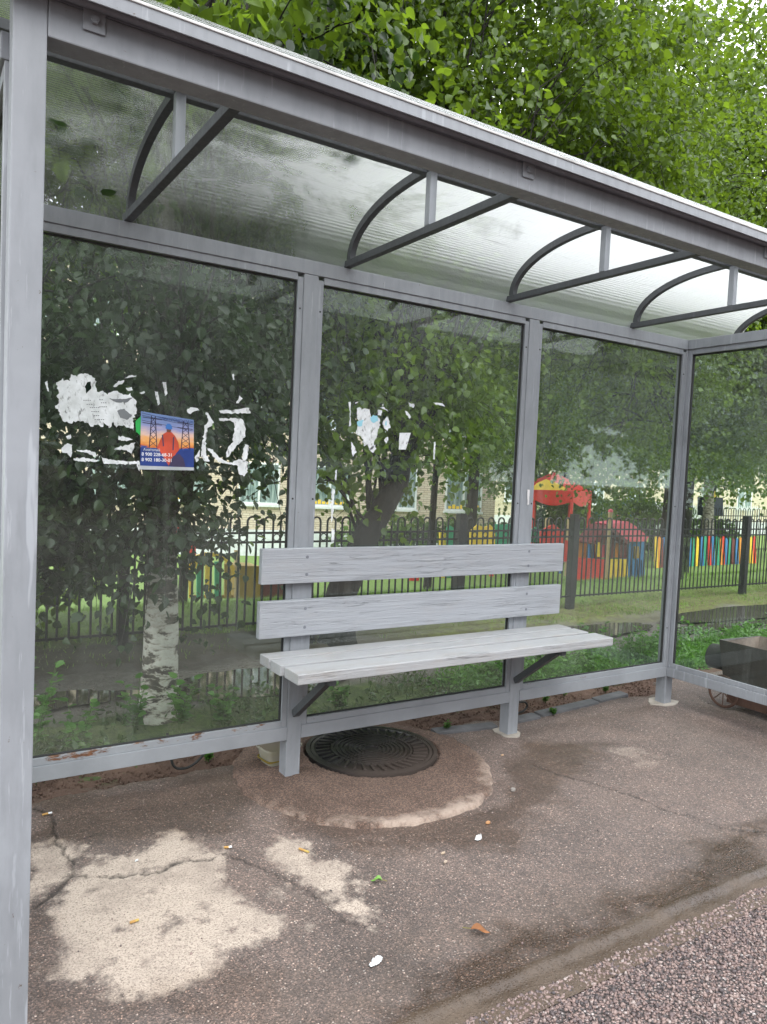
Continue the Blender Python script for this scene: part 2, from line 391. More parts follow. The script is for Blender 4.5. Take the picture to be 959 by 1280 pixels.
def ground_mat():
    t = NT('verge_ground'); tc = t.node('TexCoord'); sep = t.node('SeparateXYZ', {'Vector': tc.outputs['Object']})
    w = t.math('MULTIPLY', t.math('SUBTRACT', t.noise(1.5, 5, .6), .5), .9)
    y = t.math('ADD', sep.outputs[1], w); yy = t.math('DIVIDE', y, 10.0)
    f = t.noise(18, 6, .75); f2 = t.noise(90, 5, .8)
    soil = t.mix(f, (.06, .036, .026), (.15, .10, .075))
    green = t.mix(t.ramp(f, [(.3, 0.0), (.7, 1.0)]), (.028, .045, .015), (.10, .14, .035))
    mudc = t.mix(f, (.075, .066, .060), (.19, .17, .155))
    moss = t.mix(t.ramp(f, [(.35, 0.0), (.65, 1.0)]), (.085, .065, .04), (.17, .20, .045))
    lawn = t.mix(t.ramp(f, [(.3, 0.0), (.7, 1.0)]), (.10, .17, .035), (.23, .34, .08))
    def step(a, b): return t.ramp(yy, [(a, 0.0), (b, 1.0)])
    lx = t.node('MapRange', {'Value': t.math('ADD', sep.outputs[0], w), 'From Min': 1.4, 'From Max': 3.2, 'To Min': 0.0, 'To Max': 1.0}).outputs[0]
    moss = t.mix(lx, t.mix(f, (.04, .033, .027), (.10, .09, .06)), moss)
    c = t.mix(step(.035, .05), soil, green); c = t.mix(step(.105, .125), c, mudc)
    c = t.mix(step(.19, .215), c, moss); c = t.mix(step(.27, .31), c, lawn)
    wetz = t.math('MULTIPLY', step(.105, .125), t.math('SUBTRACT', 1.0, step(.19, .215)))
    return t.done(t.pbr(c, t.mix(wetz, .9, t.ramp(f, [(.4, .22), (.65, .7)])), t.bump(t.math('ADD', f, f2), .55, .02)))
M['ground'] = ground_mat()
def water_mat():
    t = NT('puddle_water'); n = t.noise(3, 4, .5)
    return t.done(t.pbr((.060, .053, .045), .05, t.bump(n, .04, .01), 0, .9))
M['water'] = water_mat()
def iron_mat():
    t = NT('cast_iron'); n = t.noise(12, 6, .7)
    tc = t.node('TexCoord'); sep = t.node('SeparateXYZ', {'Vector': tc.outputs['Object']})
    near = t.node('MapRange', {'Value': t.math('ADD', sep.outputs[1], t.math('MULTIPLY', n, .25)), 'From Min': .16, 'From Max': -.06, 'To Min': 0.0, 'To Max': .85}).outputs[0]
    c = t.mix(t.ramp(n, [(.35, 0.0), (.7, 1.0)]), (.010, .010, .012), (.035, .034, .033))
    c = t.mix(near, c, (.060, .044, .036))
    return t.done(t.pbr(c, t.mix(near, .30, .8), t.bump(t.noise(120, 4, .7), .35, .002), .25))
M['iron'] = iron_mat()
def ring_mat():
    t = NT('gritty_concrete_collar'); tc = t.node('TexCoord'); sep = t.node('SeparateXYZ', {'Vector': tc.outputs['Object']})
    n = t.noise(5, 6, .7); f = t.noise(140, 4, .8)
    lx = t.math('SUBTRACT', sep.outputs[0], .33); ly = t.math('SUBTRACT', sep.outputs[1], -.02)
    rr = t.math('SQRT', t.math('ADD', t.math('MULTIPLY', lx, lx), t.math('MULTIPLY', ly, ly)))
    front = t.node('MapRange', {'Value': ly, 'From Min': -.05, 'From Max': -.32, 'To Min': 0.0, 'To Max': 1.0}).outputs[0]
    edge = t.node('MapRange', {'Value': t.math('ADD', rr, t.math('MULTIPLY', n, .18)), 'From Min': .585, 'From Max': .645, 'To Min': 0.0, 'To Max': 1.0}).outputs[0]
    c = t.mix(t.ramp(n, [(.3, 0.0), (.7, 1.0)]), (.088, .057, .043), (.150, .102, .080))
    vc = t.vor(120); c = t.mix(t.math('MULTIPLY', t.ramp(vc, [(.16, 1.0), (.26, 0.0)]), .45), c, (.30, .235, .195))
    vf = t.node('TexVoronoi', {'Scale': 240.0, 'Vector': t.coord()}); c = t.mix(.6, c, t.mix(1.0, c, t.ramp(t.node('SeparateColor', {'Color': vf.outputs['Color']}).outputs[0], [(0, (.3, .3, .3)), (.55, (1, 1, 1)), (.9, (2.2, 2, 1.9))]), 'MULTIPLY'))
    c = t.mix(t.math('MULTIPLY', t.math('MULTIPLY', front, edge), t.ramp(n, [(.42, .0), (.60, .95)])), c, (.42, .33, .27))
    return t.done(t.pbr(c, .92, t.bump(t.math('ADD', f, t.noise(30, 5, .7)), 1.0, .008)))
M['collar'] = ring_mat()
def brick_mat(name, a, b, mortar):
    t = NT(name)
    br = t.node('TexBrick', {'Vector': t.coord((1, 1, 1), rot=(R(90), 0, 0)), 'Color1': hexc(a), 'Color2': hexc(b), 'Mortar': hexc(mortar), 'Scale': 1.0, 'Mortar Size': .012,
        'Brick Width': .26, 'Row Height': .085, 'Bias': 0.0})
    n = t.noise(1.2, 4); c = t.mix(t.ramp(n, [(.4, 0.0), (.7, .25)]), br.outputs[0], tuple(x*.7 for x in a))
    return t.done(t.pbr(c, .85))
M['brick'] = brick_mat('pale_pink_brick', (.62, .50, .38), (.70, .60, .49), (.36, .29, .24))
M['brick_yellow'] = brick_mat('yellow_brick', (.66, .57, .40), (.74, .66, .49), (.38, .33, .26))
M['plinth'] = flat('whitewashed_plinth', (.66, .68, .70), .8)
M['brown_brick'] = brick_mat('brown_brick', (.17, .12, .085), (.22, .16, .12), (.25, .22, .19))
def win_glass():
    t = NT('window_pane_with_curtain'); n = t.noise(6, 4, .6, t.coord((3, 3, .3)))
    c = t.ramp(n, [(.35, (.10, .15, .15)), (.6, (.32, .40, .39)), (.8, (.55, .60, .58))])
    return t.done(t.pbr(c, .12, None, 0, .8))
M['pane'] = win_glass()
M['carwhite'] = flat('white_car_paint', (.66, .67, .69), .25, .04, 0)
M['carteal'] = flat('teal_car_paint', (.03, .16, .19), .25, .04, 0)
M['carglass'] = flat('dark_car_glass', (.02, .025, .03), .08, .04, 0)
M['rusty'] = paint('rusty_iron', (.085, .045, .032), .85, False, .5)

# ------------------------------------------------------------------ ground
def noise2(x, y, s, o=0.0): return noise.noise(Vector((x*s, y*s, o)))
def fbm(x, y, s, o=0.0, n=4): return noise.fractal(Vector((x*s, y*s, o)), .6, 2.0, n)
def segd(p, a, b):
    ax, ay = a; bx, by = b; dx, dy = bx-ax, by-ay
    t = max(0, min(1, ((p[0]-ax)*dx+(p[1]-ay)*dy)/(dx*dx+dy*dy+1e-12)))
    return math.hypot(p[0]-ax-dx*t, p[1]-ay-dy*t)
def inside(p, poly):
    c = False; n = len(poly)
    for i in range(n):
        x0, y0 = poly[i]; x1, y1 = poly[i-1]
        if (y0 > p[1]) != (y1 > p[1]) and p[0] < (x1-x0)*(p[1]-y0)/(y1-y0)+x0: c = not c
    return c
def sdist(p, poly):
    d = min(segd(p, poly[i-1], poly[i]) for i in range(len(poly)))
    return -d if inside(p, poly) else d
def grid(name, xs, ys, zf, mat, attrs=None, **kw):
    nx, ny = len(xs), len(ys)
    X, Y = np.meshgrid(xs, ys); co = np.zeros((nx*ny, 3)); co[:, 0] = X.ravel(); co[:, 1] = Y.ravel()
    co[:, 2] = [zf(a, b) for a, b in zip(co[:, 0], co[:, 1])]
    i = np.arange((ny-1)*(nx-1)); r_, c_ = i//(nx-1), i % (nx-1); a = r_*nx+c_
    F = np.stack([a, a+1, a+nx+1, a+nx], 1)
    me = bpy.data.meshes.new(name); me.vertices.add(nx*ny); me.vertices.foreach_set('co', co.ravel())
    me.loops.add(F.size); me.loops.foreach_set('vertex_index', F.ravel().astype(np.int32))
    me.polygons.add(len(F)); me.polygons.foreach_set('loop_start', np.arange(0, F.size, 4, dtype=np.int32))
    me.update(calc_edges=True)
    for k, f in (attrs or {}).items():
        at = me.attributes.new(k, 'FLOAT', 'POINT'); at.data.foreach_set('value', [f(a_, b_) for a_, b_ in zip(co[:, 0], co[:, 1])])
    o = link(name, me, mat, None, True); tag(o, kind='structure'); return o

SAND = [[g(*p) for p in q] for q in (
    [(36, 1062), (60, 1050), (92, 1058), (96, 1078), (80, 1105), (62, 1118), (38, 1128)],
    [(98, 1072), (130, 1066), (170, 1070), (205, 1042), (222, 1038), (240, 1048), (275, 1060), (285, 1085), (275, 1105), (300, 1120), (330, 1140), (360, 1150),
     (330, 1175), (290, 1190), (260, 1205), (225, 1232), (180, 1240), (130, 1238), (88, 1228), (70, 1222), (80, 1180), (66, 1150), (80, 1120), (92, 1100)],
    [(336, 1058), (352, 1048), (385, 1055), (400, 1075), (435, 1085), (450, 1105), (452, 1125), (478, 1140), (466, 1150), (430, 1130), (395, 1120), (370, 1100), (350, 1080)],
    [(330, 1108), (360, 1110), (370, 1122), (345, 1126)],
    [(375, 1155), (400, 1148), (405, 1160), (380, 1168)],
    [(762, 933), (800, 934), (830, 948), (822, 962), (795, 962), (790, 948), (768, 942)])]
SANDW = [1, 1, 1, .6, .6, .42]
CR = [[g(*p) for p in q] for q in (
    [(44, 1010), (66, 1020), (70, 1050), (90, 1075), (93, 1092)], [(93, 1092), (70, 1115), (45, 1135)],
    [(93, 1092), (140, 1096), (200, 1088), (218, 1078), (262, 1074), (285, 1066)], [(285, 1066), (340, 1090), (375, 1108), (410, 1128), (430, 1152), (470, 1160)],
    [(663, 955), (700, 968), (745, 980), (800, 998), (830, 1012), (868, 1022), (900, 1034), (959, 1040)],
    [(45, 1030), (110, 1018), (180, 1010)])]
CRW = [1, 1, 1, .75, .85, .5]
WET = [[g(*p) for p in q] for q in ([(560, 1210), (640, 1170), (720, 1150), (800, 1110), (870, 1060), (959, 1020), (959, 1090), (860, 1140), (760, 1180), (650, 1225), (500, 1278), (480, 1260)],
    [(45, 1000), (180, 985), (300, 955), (330, 985), (290, 1040), (190, 1050), (110, 1055), (40, 1050)],
    [(640, 925), (760, 930), (700, 1000), (640, 1060), (420, 1060), (330, 1010), (620, 1010)],
    [(42, 1130), (70, 1150), (70, 1230), (150, 1250), (260, 1225), (330, 1190), (330, 1280), (42, 1280)])]
WETW = [1.0, .6, .7, .5]
def back_edge(x): # torn rear edge of the pavement
    return .235-.02*x+.05*fbm(x, 3.3, 2.2)+.015*fbm(x, 1.3, 11) if x < 2.7 else .6
def front_edge(x): return -1.352+.018*fbm(x, 9.1, 1.1)+.008*fbm(x, 1.1, 9)
_fine = lambda x, y: -1.4 < x < 4.2 and -1.62 < y < .5
def warp(x, y, s=5, a=.03): return (x+a*fbm(x, y, s, 3.1), y+a*fbm(x, y, s, 8.7))
def a_sand(x, y):
    if not _fine(x, y): return 0.0
    v = 0.0; p = warp(x, y, 5, .035)
    for q, w in zip(SAND, SANDW):
        cx = sum(a for a, _ in q)/len(q); cy = sum(b for _, b in q)/len(q)
        if abs(x-cx)+abs(y-cy) > .9: continue
        d = sdist(p, q)+.03*fbm(x, y, 14, 2)+.018*fbm(x, y, 45, 4); v = max(v, w*max(0, min(1, .5-d/.075)))
    n = fbm(x, y, 9, 6.0)
    return v*max(.25, min(1, 1.05-.9*max(0, n)))
def a_crack(x, y):
    if not _fine(x, y): return 0.0
    v = 0.0; p = warp(x, y, 22, .012)
    for q, w in zip(CR, CRW):
        for a, b in zip(q, q[1:]):
            if min(a[0], b[0])-.05 < x < max(a[0], b[0])+.05 and min(a[1], b[1])-.05 < y < max(a[1], b[1])+.05:
                d = segd(p, a, b); v = max(v, w*max(0, 1-d/(.009+.006*noise2(x, y, 12, 5))))
    return v
def a_wet(x, y):
    if not _fine(x, y): return .25
    v = .1; p = warp(x, y, 4, .05)
    for q, w in zip(WET, WETW): v = max(v, w*max(0, min(1, .5-(sdist(p, q)+.05*fbm(x, y, 8, 1))/.12)))
    return v
def a_mud(x, y):
    if y > front_edge(x)+.02: 
        d = abs(y-back_edge(x)); return max(0, .5-d/.12)+max(0, .5*(1-(y-front_edge(x))/.35))*max(0, min(1, .5+fbm(x, y, 4)))
    return 1.0
def z_pave(x, y):
    if not _fine(x, y): return 0.0 if y < .45 else -.02
    z = .002*fbm(x, y, 3)+.0015*fbm(x, y, 20)-.007*a_crack(x, y)
    be = back_edge(x)
    if y > be: z -= min(.05, (y-be)*1.8)
    fe = front_edge(x)
    if y < fe: z -= min(.012, (fe-y)*.6)
    return z
def axis(segs):
    out = []
    for a, b, s in segs: out += list(np.arange(a, b-1e-9, s))
    return np.array(out+[segs[-1][1]])
grid('pavement', axis([(-40, -8, 4), (-8, -1.4, .3), (-1.4, 1.9, .009), (1.9, 4.2, .015), (4.2, 9, .3), (9, 60, 5)]),
     axis([(-1.47, -1.3, .007), (-1.3, .34, .009)]), z_pave, M['asphalt'], dict(sand=a_sand, crack=a_crack, wet=a_wet, mud=a_mud))
MB().sheet([(-40, -14, -.014), (60, -14, -.014), (60, -1.44, -.014), (-40, -1.44, -.014)]).build('road', M['road'])['kind'] = 'structure'

def z_terr(x, y):
    base = 0.0
    if y > 2.9:
        k = min(1, (y-2.9)/8.0); base = -1.28*k*k*(3-2*k)
        if y > 12: base -= min(.8, (y-12)*.07)
    if y < 2.9: base += -.02+.018*fbm(x, y, 1.6)+.006*fbm(x, y, 9)
    if 1.15 < y < 2.1: base -= .02
    return base
ter = grid('ground', axis([(-90, -10, 8), (-10, -3, 1), (-3, 9, .06), (9, 30, .7), (30, 140, 8)]),
     axis([(.16, 3.2, .04), (3.2, 14, .4), (14, 160, 9)]), z_terr, M['ground'])
tag(ter, kind='structure')
MB().sheet([(-90, -160, -.02), (140, -160, -.02), (140, -14, -.02), (-90, -14, -.02)]).build('far_verge', M['ground'])['kind'] = 'structure'

# soil strip under the rear glazing
grid('soil_strip', axis([(-3, -1.4, .1), (-1.4, 2.9, .02), (2.9, 5, .1)]), axis([(.10, .62, .02)]),
     lambda x, y: -.012+.012*fbm(x, y, 6)+.006*fbm(x, y, 25)-max(0, y-.5)*.4, M['soil'])
# old kerb stones showing between the posts
for (a, b) in (((1.29, .115), (1.52, .125)), ((1.54, .135), (2.02, .17)), ((2.04, .18), (2.32, .21)), ((.85, .16), (1.2, .10))):
    m = MB(); ang = math.atan2(b[1]-a[1], b[0]-a[0]); L = math.dist(a, b)
    m.box(0, L, 0, .07, -.08, .014, .012); o = m.build('kerb', flat('kerb_stone', (.10, .10, .105), .8, .3, .8)); o.location = (a[0], a[1], 0); o.rotation_euler = (R(2), 0, ang); o['kind'] = 'structure'

def puddle(name, c, rx, ry, seed, z):
    pts = []
    for k in range(90):
        a = 2*math.pi*k/90; rr = 1+.28*noise2(math.cos(a)*1.4, math.sin(a)*1.4, 1, seed)+.12*noise2(math.cos(a)*5, math.sin(a)*5, 1, seed)
        pts.append((c[0]+rx*rr*math.cos(a), c[1]+ry*rr*math.sin(a), z))
    o = MB().sheet(pts).build(name, M['water']); o['kind'] = 'structure'
puddle('puddle', (.5, 1.42), .58, .30, 1.0, -.018); puddle('puddle', (-.75, 1.5), .45, .16, 4.0, -.018)
puddle('puddle', (3.6, 1.72), .8, .22, 7.0, -.014); puddle('puddle', (6.3, 1.75), 1.7, .26, 9.0, -.014); puddle('puddle', (5.0, 1.40), .8, .13, 5.0, -.014); puddle('puddle', (2.2, 1.55), .4, .16, 6.0, -.016)

# ------------------------------------------------------------------ fast many-piece meshes
def pieces(name, P, Rm, S, tmpl_v, tmpl_f, mat, parent=None):
    """many copies of a small template baked into one mesh. P (N,3), Rm (N,3,3), S (N,) or (N,3)"""
    tv = np.array(tmpl_v, float); n = len(P); k = len(tv)
    S = np.asarray(S, float); S = S[:, None] if S.ndim == 1 else S
    loc = tv[None]*S[:, None, :]
    co = np.einsum('nij,nkj->nki', Rm, loc)+P[:, None, :]
    me = bpy.data.meshes.new(name); me.vertices.add(n*k); me.vertices.foreach_set('co', co.astype(np.float32).ravel())
    ls = [len(f) for f in tmpl_f]; idx = np.concatenate([np.array(f) for f in tmpl_f])
    allidx = (idx[None]+np.arange(n)[:, None]*k).astype(np.int32).ravel()
    starts = np.concatenate([[0], np.cumsum(ls)[:-1]]); tot = sum(ls)
    me.loops.add(len(allidx)); me.loops.foreach_set('vertex_index', allidx)
    me.polygons.add(n*len(ls)); me.polygons.foreach_set('loop_start', (starts[None]+np.arange(n)[:, None]*tot).astype(np.int32).ravel())
    me.update(calc_edges=True); return link(name, me, mat, parent)
def frames(d, up=None):
    """rotation matrices with local y along d and local z near the given (or random) normal"""
    d = d/np.linalg.norm(d, axis=1, keepdims=True)
    u = rng.normal(size=d.shape) if up is None else up
    x = np.cross(d, u); x /= np.linalg.norm(x, axis=1, keepdims=True)+1e-9
    z = np.cross(x, d); return np.stack([x, d, z], 2)
LEAFV = [(0, 0, 0), (-.34, .14, .05), (-.43, .42, .08), (-.24, .74, .05), (0, 1, -.06), (.24, .74, .05), (.43, .42, .08), (.34, .14, .05), (0, .45, -.03)]
LEAFF = [(0, 8, 2, 1), (8, 4, 3, 2), (0, 7, 6, 8), (8, 6, 5, 4)]
LEAFV4 = [(0, 0, 0), (-.4, .45, .06), (0, 1, 0), (.4, .45, .06)]; LEAFF4 = [(0, 2, 1), (0, 3, 2)]
def twig_leaves(starts, dirs, L, per, spread, size, droop=.5, flatn=False):
    """leaf positions/orientations along drooping twigs"""
    m = len(starts); t = rng.random((m, per))*.95+.05
    d = dirs/np.linalg.norm(dirs, axis=1, keepdims=True)
    P = starts[:, None]+d[:, None]*(t*L[:, None])[..., None]
    P[..., 2] -= (droop*L[:, None])*t**2
    P = P+rng.normal(size=P.shape)*spread
    P = P.reshape(-1, 3); n = len(P)
    dd = rng.normal(size=(n, 3))*.75+np.repeat(d, per, 0)*.5; dd[:, 2] -= .75
    up = rng.normal(size=(n, 3))*.8; up[:, 2] += .9
    S = size*(.6+.7*rng.random(n))
    return P, frames(dd, up), S
def twig_tubes(m, starts, dirs, L, droop, rad=.0025, step=1):
    for s, d, l in zip(starts[::step], dirs[::step], L[::step]):
        d = Vector(d).normalized(); s = Vector(s)
        m.tube([s+d*(l*t)-Vector((0, 0, droop*l*t*t)) for t in (0, .33, .66, 1)], [rad*1.6, rad*1.2, rad, rad*.5], 3, False)
def limb(m, a, b, r0, r1, n=7, wob=.12, sides=7):
    a, b = Vector(a), Vector(b); L = (b-a).length; o = random.random()*50
    pts = [a.lerp(b, i/n)+Vector((noise.noise(Vector((i*.6, o, 0))), noise.noise(Vector((i*.6, o, 9))), noise.noise(Vector((i*.6, o, 20)))*.5))*wob*L*math.sin(math.pi*min(1, i/n*1.0))+Vector((0, 0, .12*L*math.sin(math.pi*i/n))) for i in range(n+1)]
    m.tube(pts, [r0+(r1-r0)*i/n for i in range(n+1)], sides, True); return pts

def tree(name, label, cat, trunk_pts, trunk_r, clumps, leaf, mat, bark_mat, per=14, twigL=.5, spread=.05, droop=.6, group=None, near=True, twig_step=6, up=.15, low_mat=None):
    """trunk as tapered tube; each clump (centre, radii, twigs) hangs on its own limb"""
    base = trunk_pts[0]
    root = thing(name, label, cat, base, 0, group); B = Vector(base)
    m = MB(); n = len(trunk_pts)
    dense = []
    for a, b in zip(trunk_pts, trunk_pts[1:]):
        for k in range(8): dense.append(Vector(a).lerp(Vector(b), k/8))
    dense.append(Vector(trunk_pts[-1])); N = len(dense)
    rads = [trunk_r*(1-.75*(i/(N-1))**1.0)*(1+.28*math.exp(-i*1.1))*(1+.05*noise.noise(Vector((i*.8, 3, 1)))) for i in range(N)]
    m.tube([p-B for p in dense], rads, 20, True); m.build('trunk', bark_mat, root, True)
    mb = MB(); allP = []; allR = []; allS = []; ns = 0; mt = MB()
    for (c, rd, k) in clumps:
        c = Vector(c); j = max(N//4, min(N-1, int(N*(.3+.6*random.random())))) ; s = dense[j]
        if near or random.random() < .6:
            pts = limb(mb, s-B, c-B, max(.006, rads[j]*.13), .004, 7, .14, 6)
            for q in range(3): limb(mb, pts[3+q], Vector(pts[-1])+Vector((random.uniform(-1, 1)*rd[0]*.7, random.uniform(-1, 1)*rd[1]*.7, random.uniform(-.6, .8)*rd[2])), .008, .003, 5, .2, 4)
        u = rng.normal(size=(k, 3)); u /= np.linalg.norm(u, axis=1, keepdims=True); u *= (rng.random((k, 1))**.45)
        st = np.array(c)+u*np.array(rd); dr = u+rng.normal(size=(k, 3))*.5; dr[:, 2] = dr[:, 2]*.5+up
        L = twigL*(.5+rng.random(k)); P, Rm, S = twig_leaves(st, dr, L, per, spread, leaf, droop)
        allP.append(P); allR.append(Rm); allS.append(S)
        if near and twig_step: twig_tubes(mt, st-np.array(B), dr, L, droop, .0028, twig_step)
    if near and twig_step: mb2 = bpy.data.meshes.new('tmp'); mt.bm.to_mesh(mb2); mb.bm.from_mesh(mb2); bpy.data.meshes.remove(mb2)
    mt.bm.free()
    if len(mb.bm.verts): mb.build('branches', M['bark'], root, True)
    P = np.concatenate(allP)-np.array(B)
    Rr, Ss = np.concatenate(allR), np.concatenate(allS)
    Ss = np.stack([Ss*rng.uniform(.72, 1.15, len(Ss)), Ss, Ss*rng.uniform(.2, 3.0, len(Ss))], 1)
    W_ = P+np.array(B); ok = ~((W_[:, 0] > -1.75) & (W_[:, 0] < 3) & (W_[:, 1] > -1.3) & (W_[:, 1] < .14) & (W_[:, 2] < 2.47)) & ~((W_[:, 1] < .14) & (W_[:, 2] < 2.5) & (W_[:, 1] > -1.3))
    P, Rr, Ss = P[ok], Rr[ok], Ss[ok]; V, F_ = (LEAFV, LEAFF) if near else (LEAFV4, LEAFF4)
    if low_mat is None: pieces('crown', P, Rr, Ss, V, F_, mat, root)
    else:
        lo = P[:, 2]+B.z < 2.75+.5*np.sin(P[:, 0]*3)  # lower leaves switch to the green with shade in its colour
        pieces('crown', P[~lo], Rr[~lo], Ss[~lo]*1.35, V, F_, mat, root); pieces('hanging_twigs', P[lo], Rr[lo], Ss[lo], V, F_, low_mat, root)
    return root
def clumps_in(c, rd, n, r, k, zmin=None, seed=1):
    rnd = random.Random(seed); out = []
    while len(out) < n:
        v = Vector((rnd.uniform(-1, 1), rnd.uniform(-1, 1), rnd.uniform(-1, 1)))
        if v.length > 1: continue
        p = (c[0]+v.x*rd[0], c[1]+v.y*rd[1], c[2]+v.z*rd[2])
        if zmin is not None and p[2] < zmin(p[0], p[1]): continue
        s = r*rnd.uniform(.7, 1.35); out.append((p, (s, s, s*.8), max(1, int(k*(s/r)**2))))
    return out

# ------------------------------------------------------------------ bus shelter
XA, XB, XC, XL = 0.0, 1.2, 2.4, -1.2
PW = .064; H0 = PW/2
ZL0, ZL1, ZR0, ZR1 = .167, .221, 2.038, 2.093
YF = -1.09; ZF0, ZF1 = 2.078, 2.150
sh = thing('bus_shelter', 'grey painted steel bus shelter with glass walls and arched translucent roof on the pavement', 'bus shelter', (.6, 0, 0))
def sp(name, mb, mat, parent=None, smooth=False):
    o = mb.build(name, mat, parent or sh, smooth)
    if parent is None: o.location = (-.6, 0, 0)
    return o
for x in (XL, XA, XB, XC):
    m = MB(); m.box(x-H0, x+H0, 0, PW, .0, ZR0-.001, .003); po = sp('post', m, M['steel'])
    m = MB(); s_ = .075
    pts = [(x+math.cos(a)*s_*(1.25 if x > 2 else .85)*random.uniform(.85, 1.2), H0+math.sin(a)*s_*random.uniform(.8, 1.15), .006) for a in [2*math.pi*k/14 for k in range(14)]]
    if x > .5: m.prism(pts, (0, 0, -.02)); sp('footing', m, M['concrete'], po)
m = MB(); m.box(-1.18, -1.12, YF, YF+.06, 0, ZF1+.02, .003); sp('post', m, M['steel'])
m = MB(); m.box(XC-.03, XC+.03, YF, YF+.06, 0, ZF1+.02, .003); sp('post', m, M['steel'])
# rear rails, side rails
m = MB(); m.box(XL-H0, XC+H0, -.001, PW+.001, ZR0, ZR1, .003); sp('top_rail', m, M['steel'])
for a, b in ((XL, XA), (XA, XB), (XB, XC)):
    m = MB(); m.box(a+H0+.0005, b-H0-.0005, -.0012, PW, ZL0, ZL1, .002); sp('lower_rail', m, M['rail'])
for x, ya in ((XC, YF+.06), (-1.165, YF+.06)):
    m = MB(); m.box(x-.03, x+.03, ya, -.0015, ZR0+.001, ZR1-.001, .003); sp('top_rail', m, M['steel'])
    m = MB(); m.box(x-.03, x+.03, ya, -.0005, ZL0+.001, ZL1-.001, .003); sp('lower_rail', m, M['steel'])
m = MB(); m.box(-1.1195, XC-.0305, YF+.001, YF+.06, ZF0, ZF1, .003); sp('front_beam', m, M['steel'])
m = MB(); m.box(-1.62, 2.86, YF+.001, YF+.055, ZF1+.0008, ZF1+.012, .002)
m.tube([(-1.62, YF-.012, ZF1+.010), (2.86, YF-.012, ZF1+.010)], .011, 10); sp('eave_gutter', m, M['steel_dark'], None, True)
m = MB(); m.box(-1.62, 2.86, YF-.047, YF-.043, 2.145, 2.172, .001); m.box(-1.62, 2.86, YF-.0428, YF+.012, 2.1665, 2.1705, .001); sp('eave_strip', m, M['steel'])
for bx in (-1.036, .12, 1.3):
    m = MB(); m.box(bx-.021, bx+.021, YF-.004, YF-.0008, 2.112, 2.160, .0012)
    m.box(bx-.021, bx+.021, YF-.030, YF-.004, 2.157, 2.161, .001); br = sp('bracket', m, M['steel'])
    m = MB(); m.tube([(bx, YF-.011, 2.134), (bx, YF-.004, 2.134)], .0085, 6); m.tube([(bx, YF-.0125, 2.134), (bx, YF-.011, 2.134)], .004, 8); sp('bolt', m, M['steel'], br)
# trusses
def arch_pts(off=0.0, n=26):
    out = []
    for k in range(n+1):
        a = math.pi*k/n; cu, su = math.cos(a), max(0.0, math.sin(a))
        u = math.copysign(abs(cu)**(2/2.35), cu); w = su**(2/2.1)
        out.append((-.552+(.535+off)*u, 2.122+off*.6+(.196+off*.4)*w))
    return out
for k in range(6):
    x = .1644+.871*(k-2)
    m = MB(); m.box(x-.014, x+.014, YF+.0605, -.002 if k in (0, 5) else .03, 2.0945, 2.121, .002); tr = sp('roof_tie', m, M['truss'])
    m = MB(); m.tube([(x, y, z) for y, z in arch_pts(0, 40) if y > -1.03], 1, sq=(.028, .024)); a_ = sp('roof_arch', m, M['truss'])
    m = MB(); m.box(x-.014, x+.014, -.574, -.546, 2.1215, 2.302, .002); sp('roof_strut', m, M['steel'])
m = MB(); m.box(-1.62, 2.86, -.545, -.515, 2.302, 2.332, .002); sp('purlin', m, M['truss']); m = MB(); m.box(-1.62, 2.86, -.60, -.575, 2.306, 2.332, .002); sp('purlin', m, M['truss'])
# roof sheet: thin vault resting on the arches
m = MB(); xs = [-1.62+k*(4.48/24) for k in range(25)]; pr = arch_pts(.018, 60); rows = []
back = [(.012, 2.0945), (.008, 2.118)]+[p for p in pr if p[0] > -.5 or p[1] > 2.136] if pr[0][0] > -.5 else [p for p in pr if p[0] > -.5 or p[1] > 2.136]+[(.008, 2.118), (.012, 2.0945)]
for x in xs: rows.append([m.bm.verts.new((x, y, z+(.006+.0025*noise2(x*1.5, y*3, 1, 2) if z > 2.13 else 0))) for y, z in back])
for A, B in zip(rows, rows[1:]):
    for j in range(len(A)-1): m.bm.faces.new((A[j], A[j+1], B[j+1], B[j]))
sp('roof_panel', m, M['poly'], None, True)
# white cut edge of the sheet along the eave
m = MB(); m.box(-1.62, 2.86, YF-.050, YF-.012, 2.1715, 2.178, .0015); sp('eave_cap', m, flat('weathered_white_cap', (.56, .56, .55), .7, .35, .4))
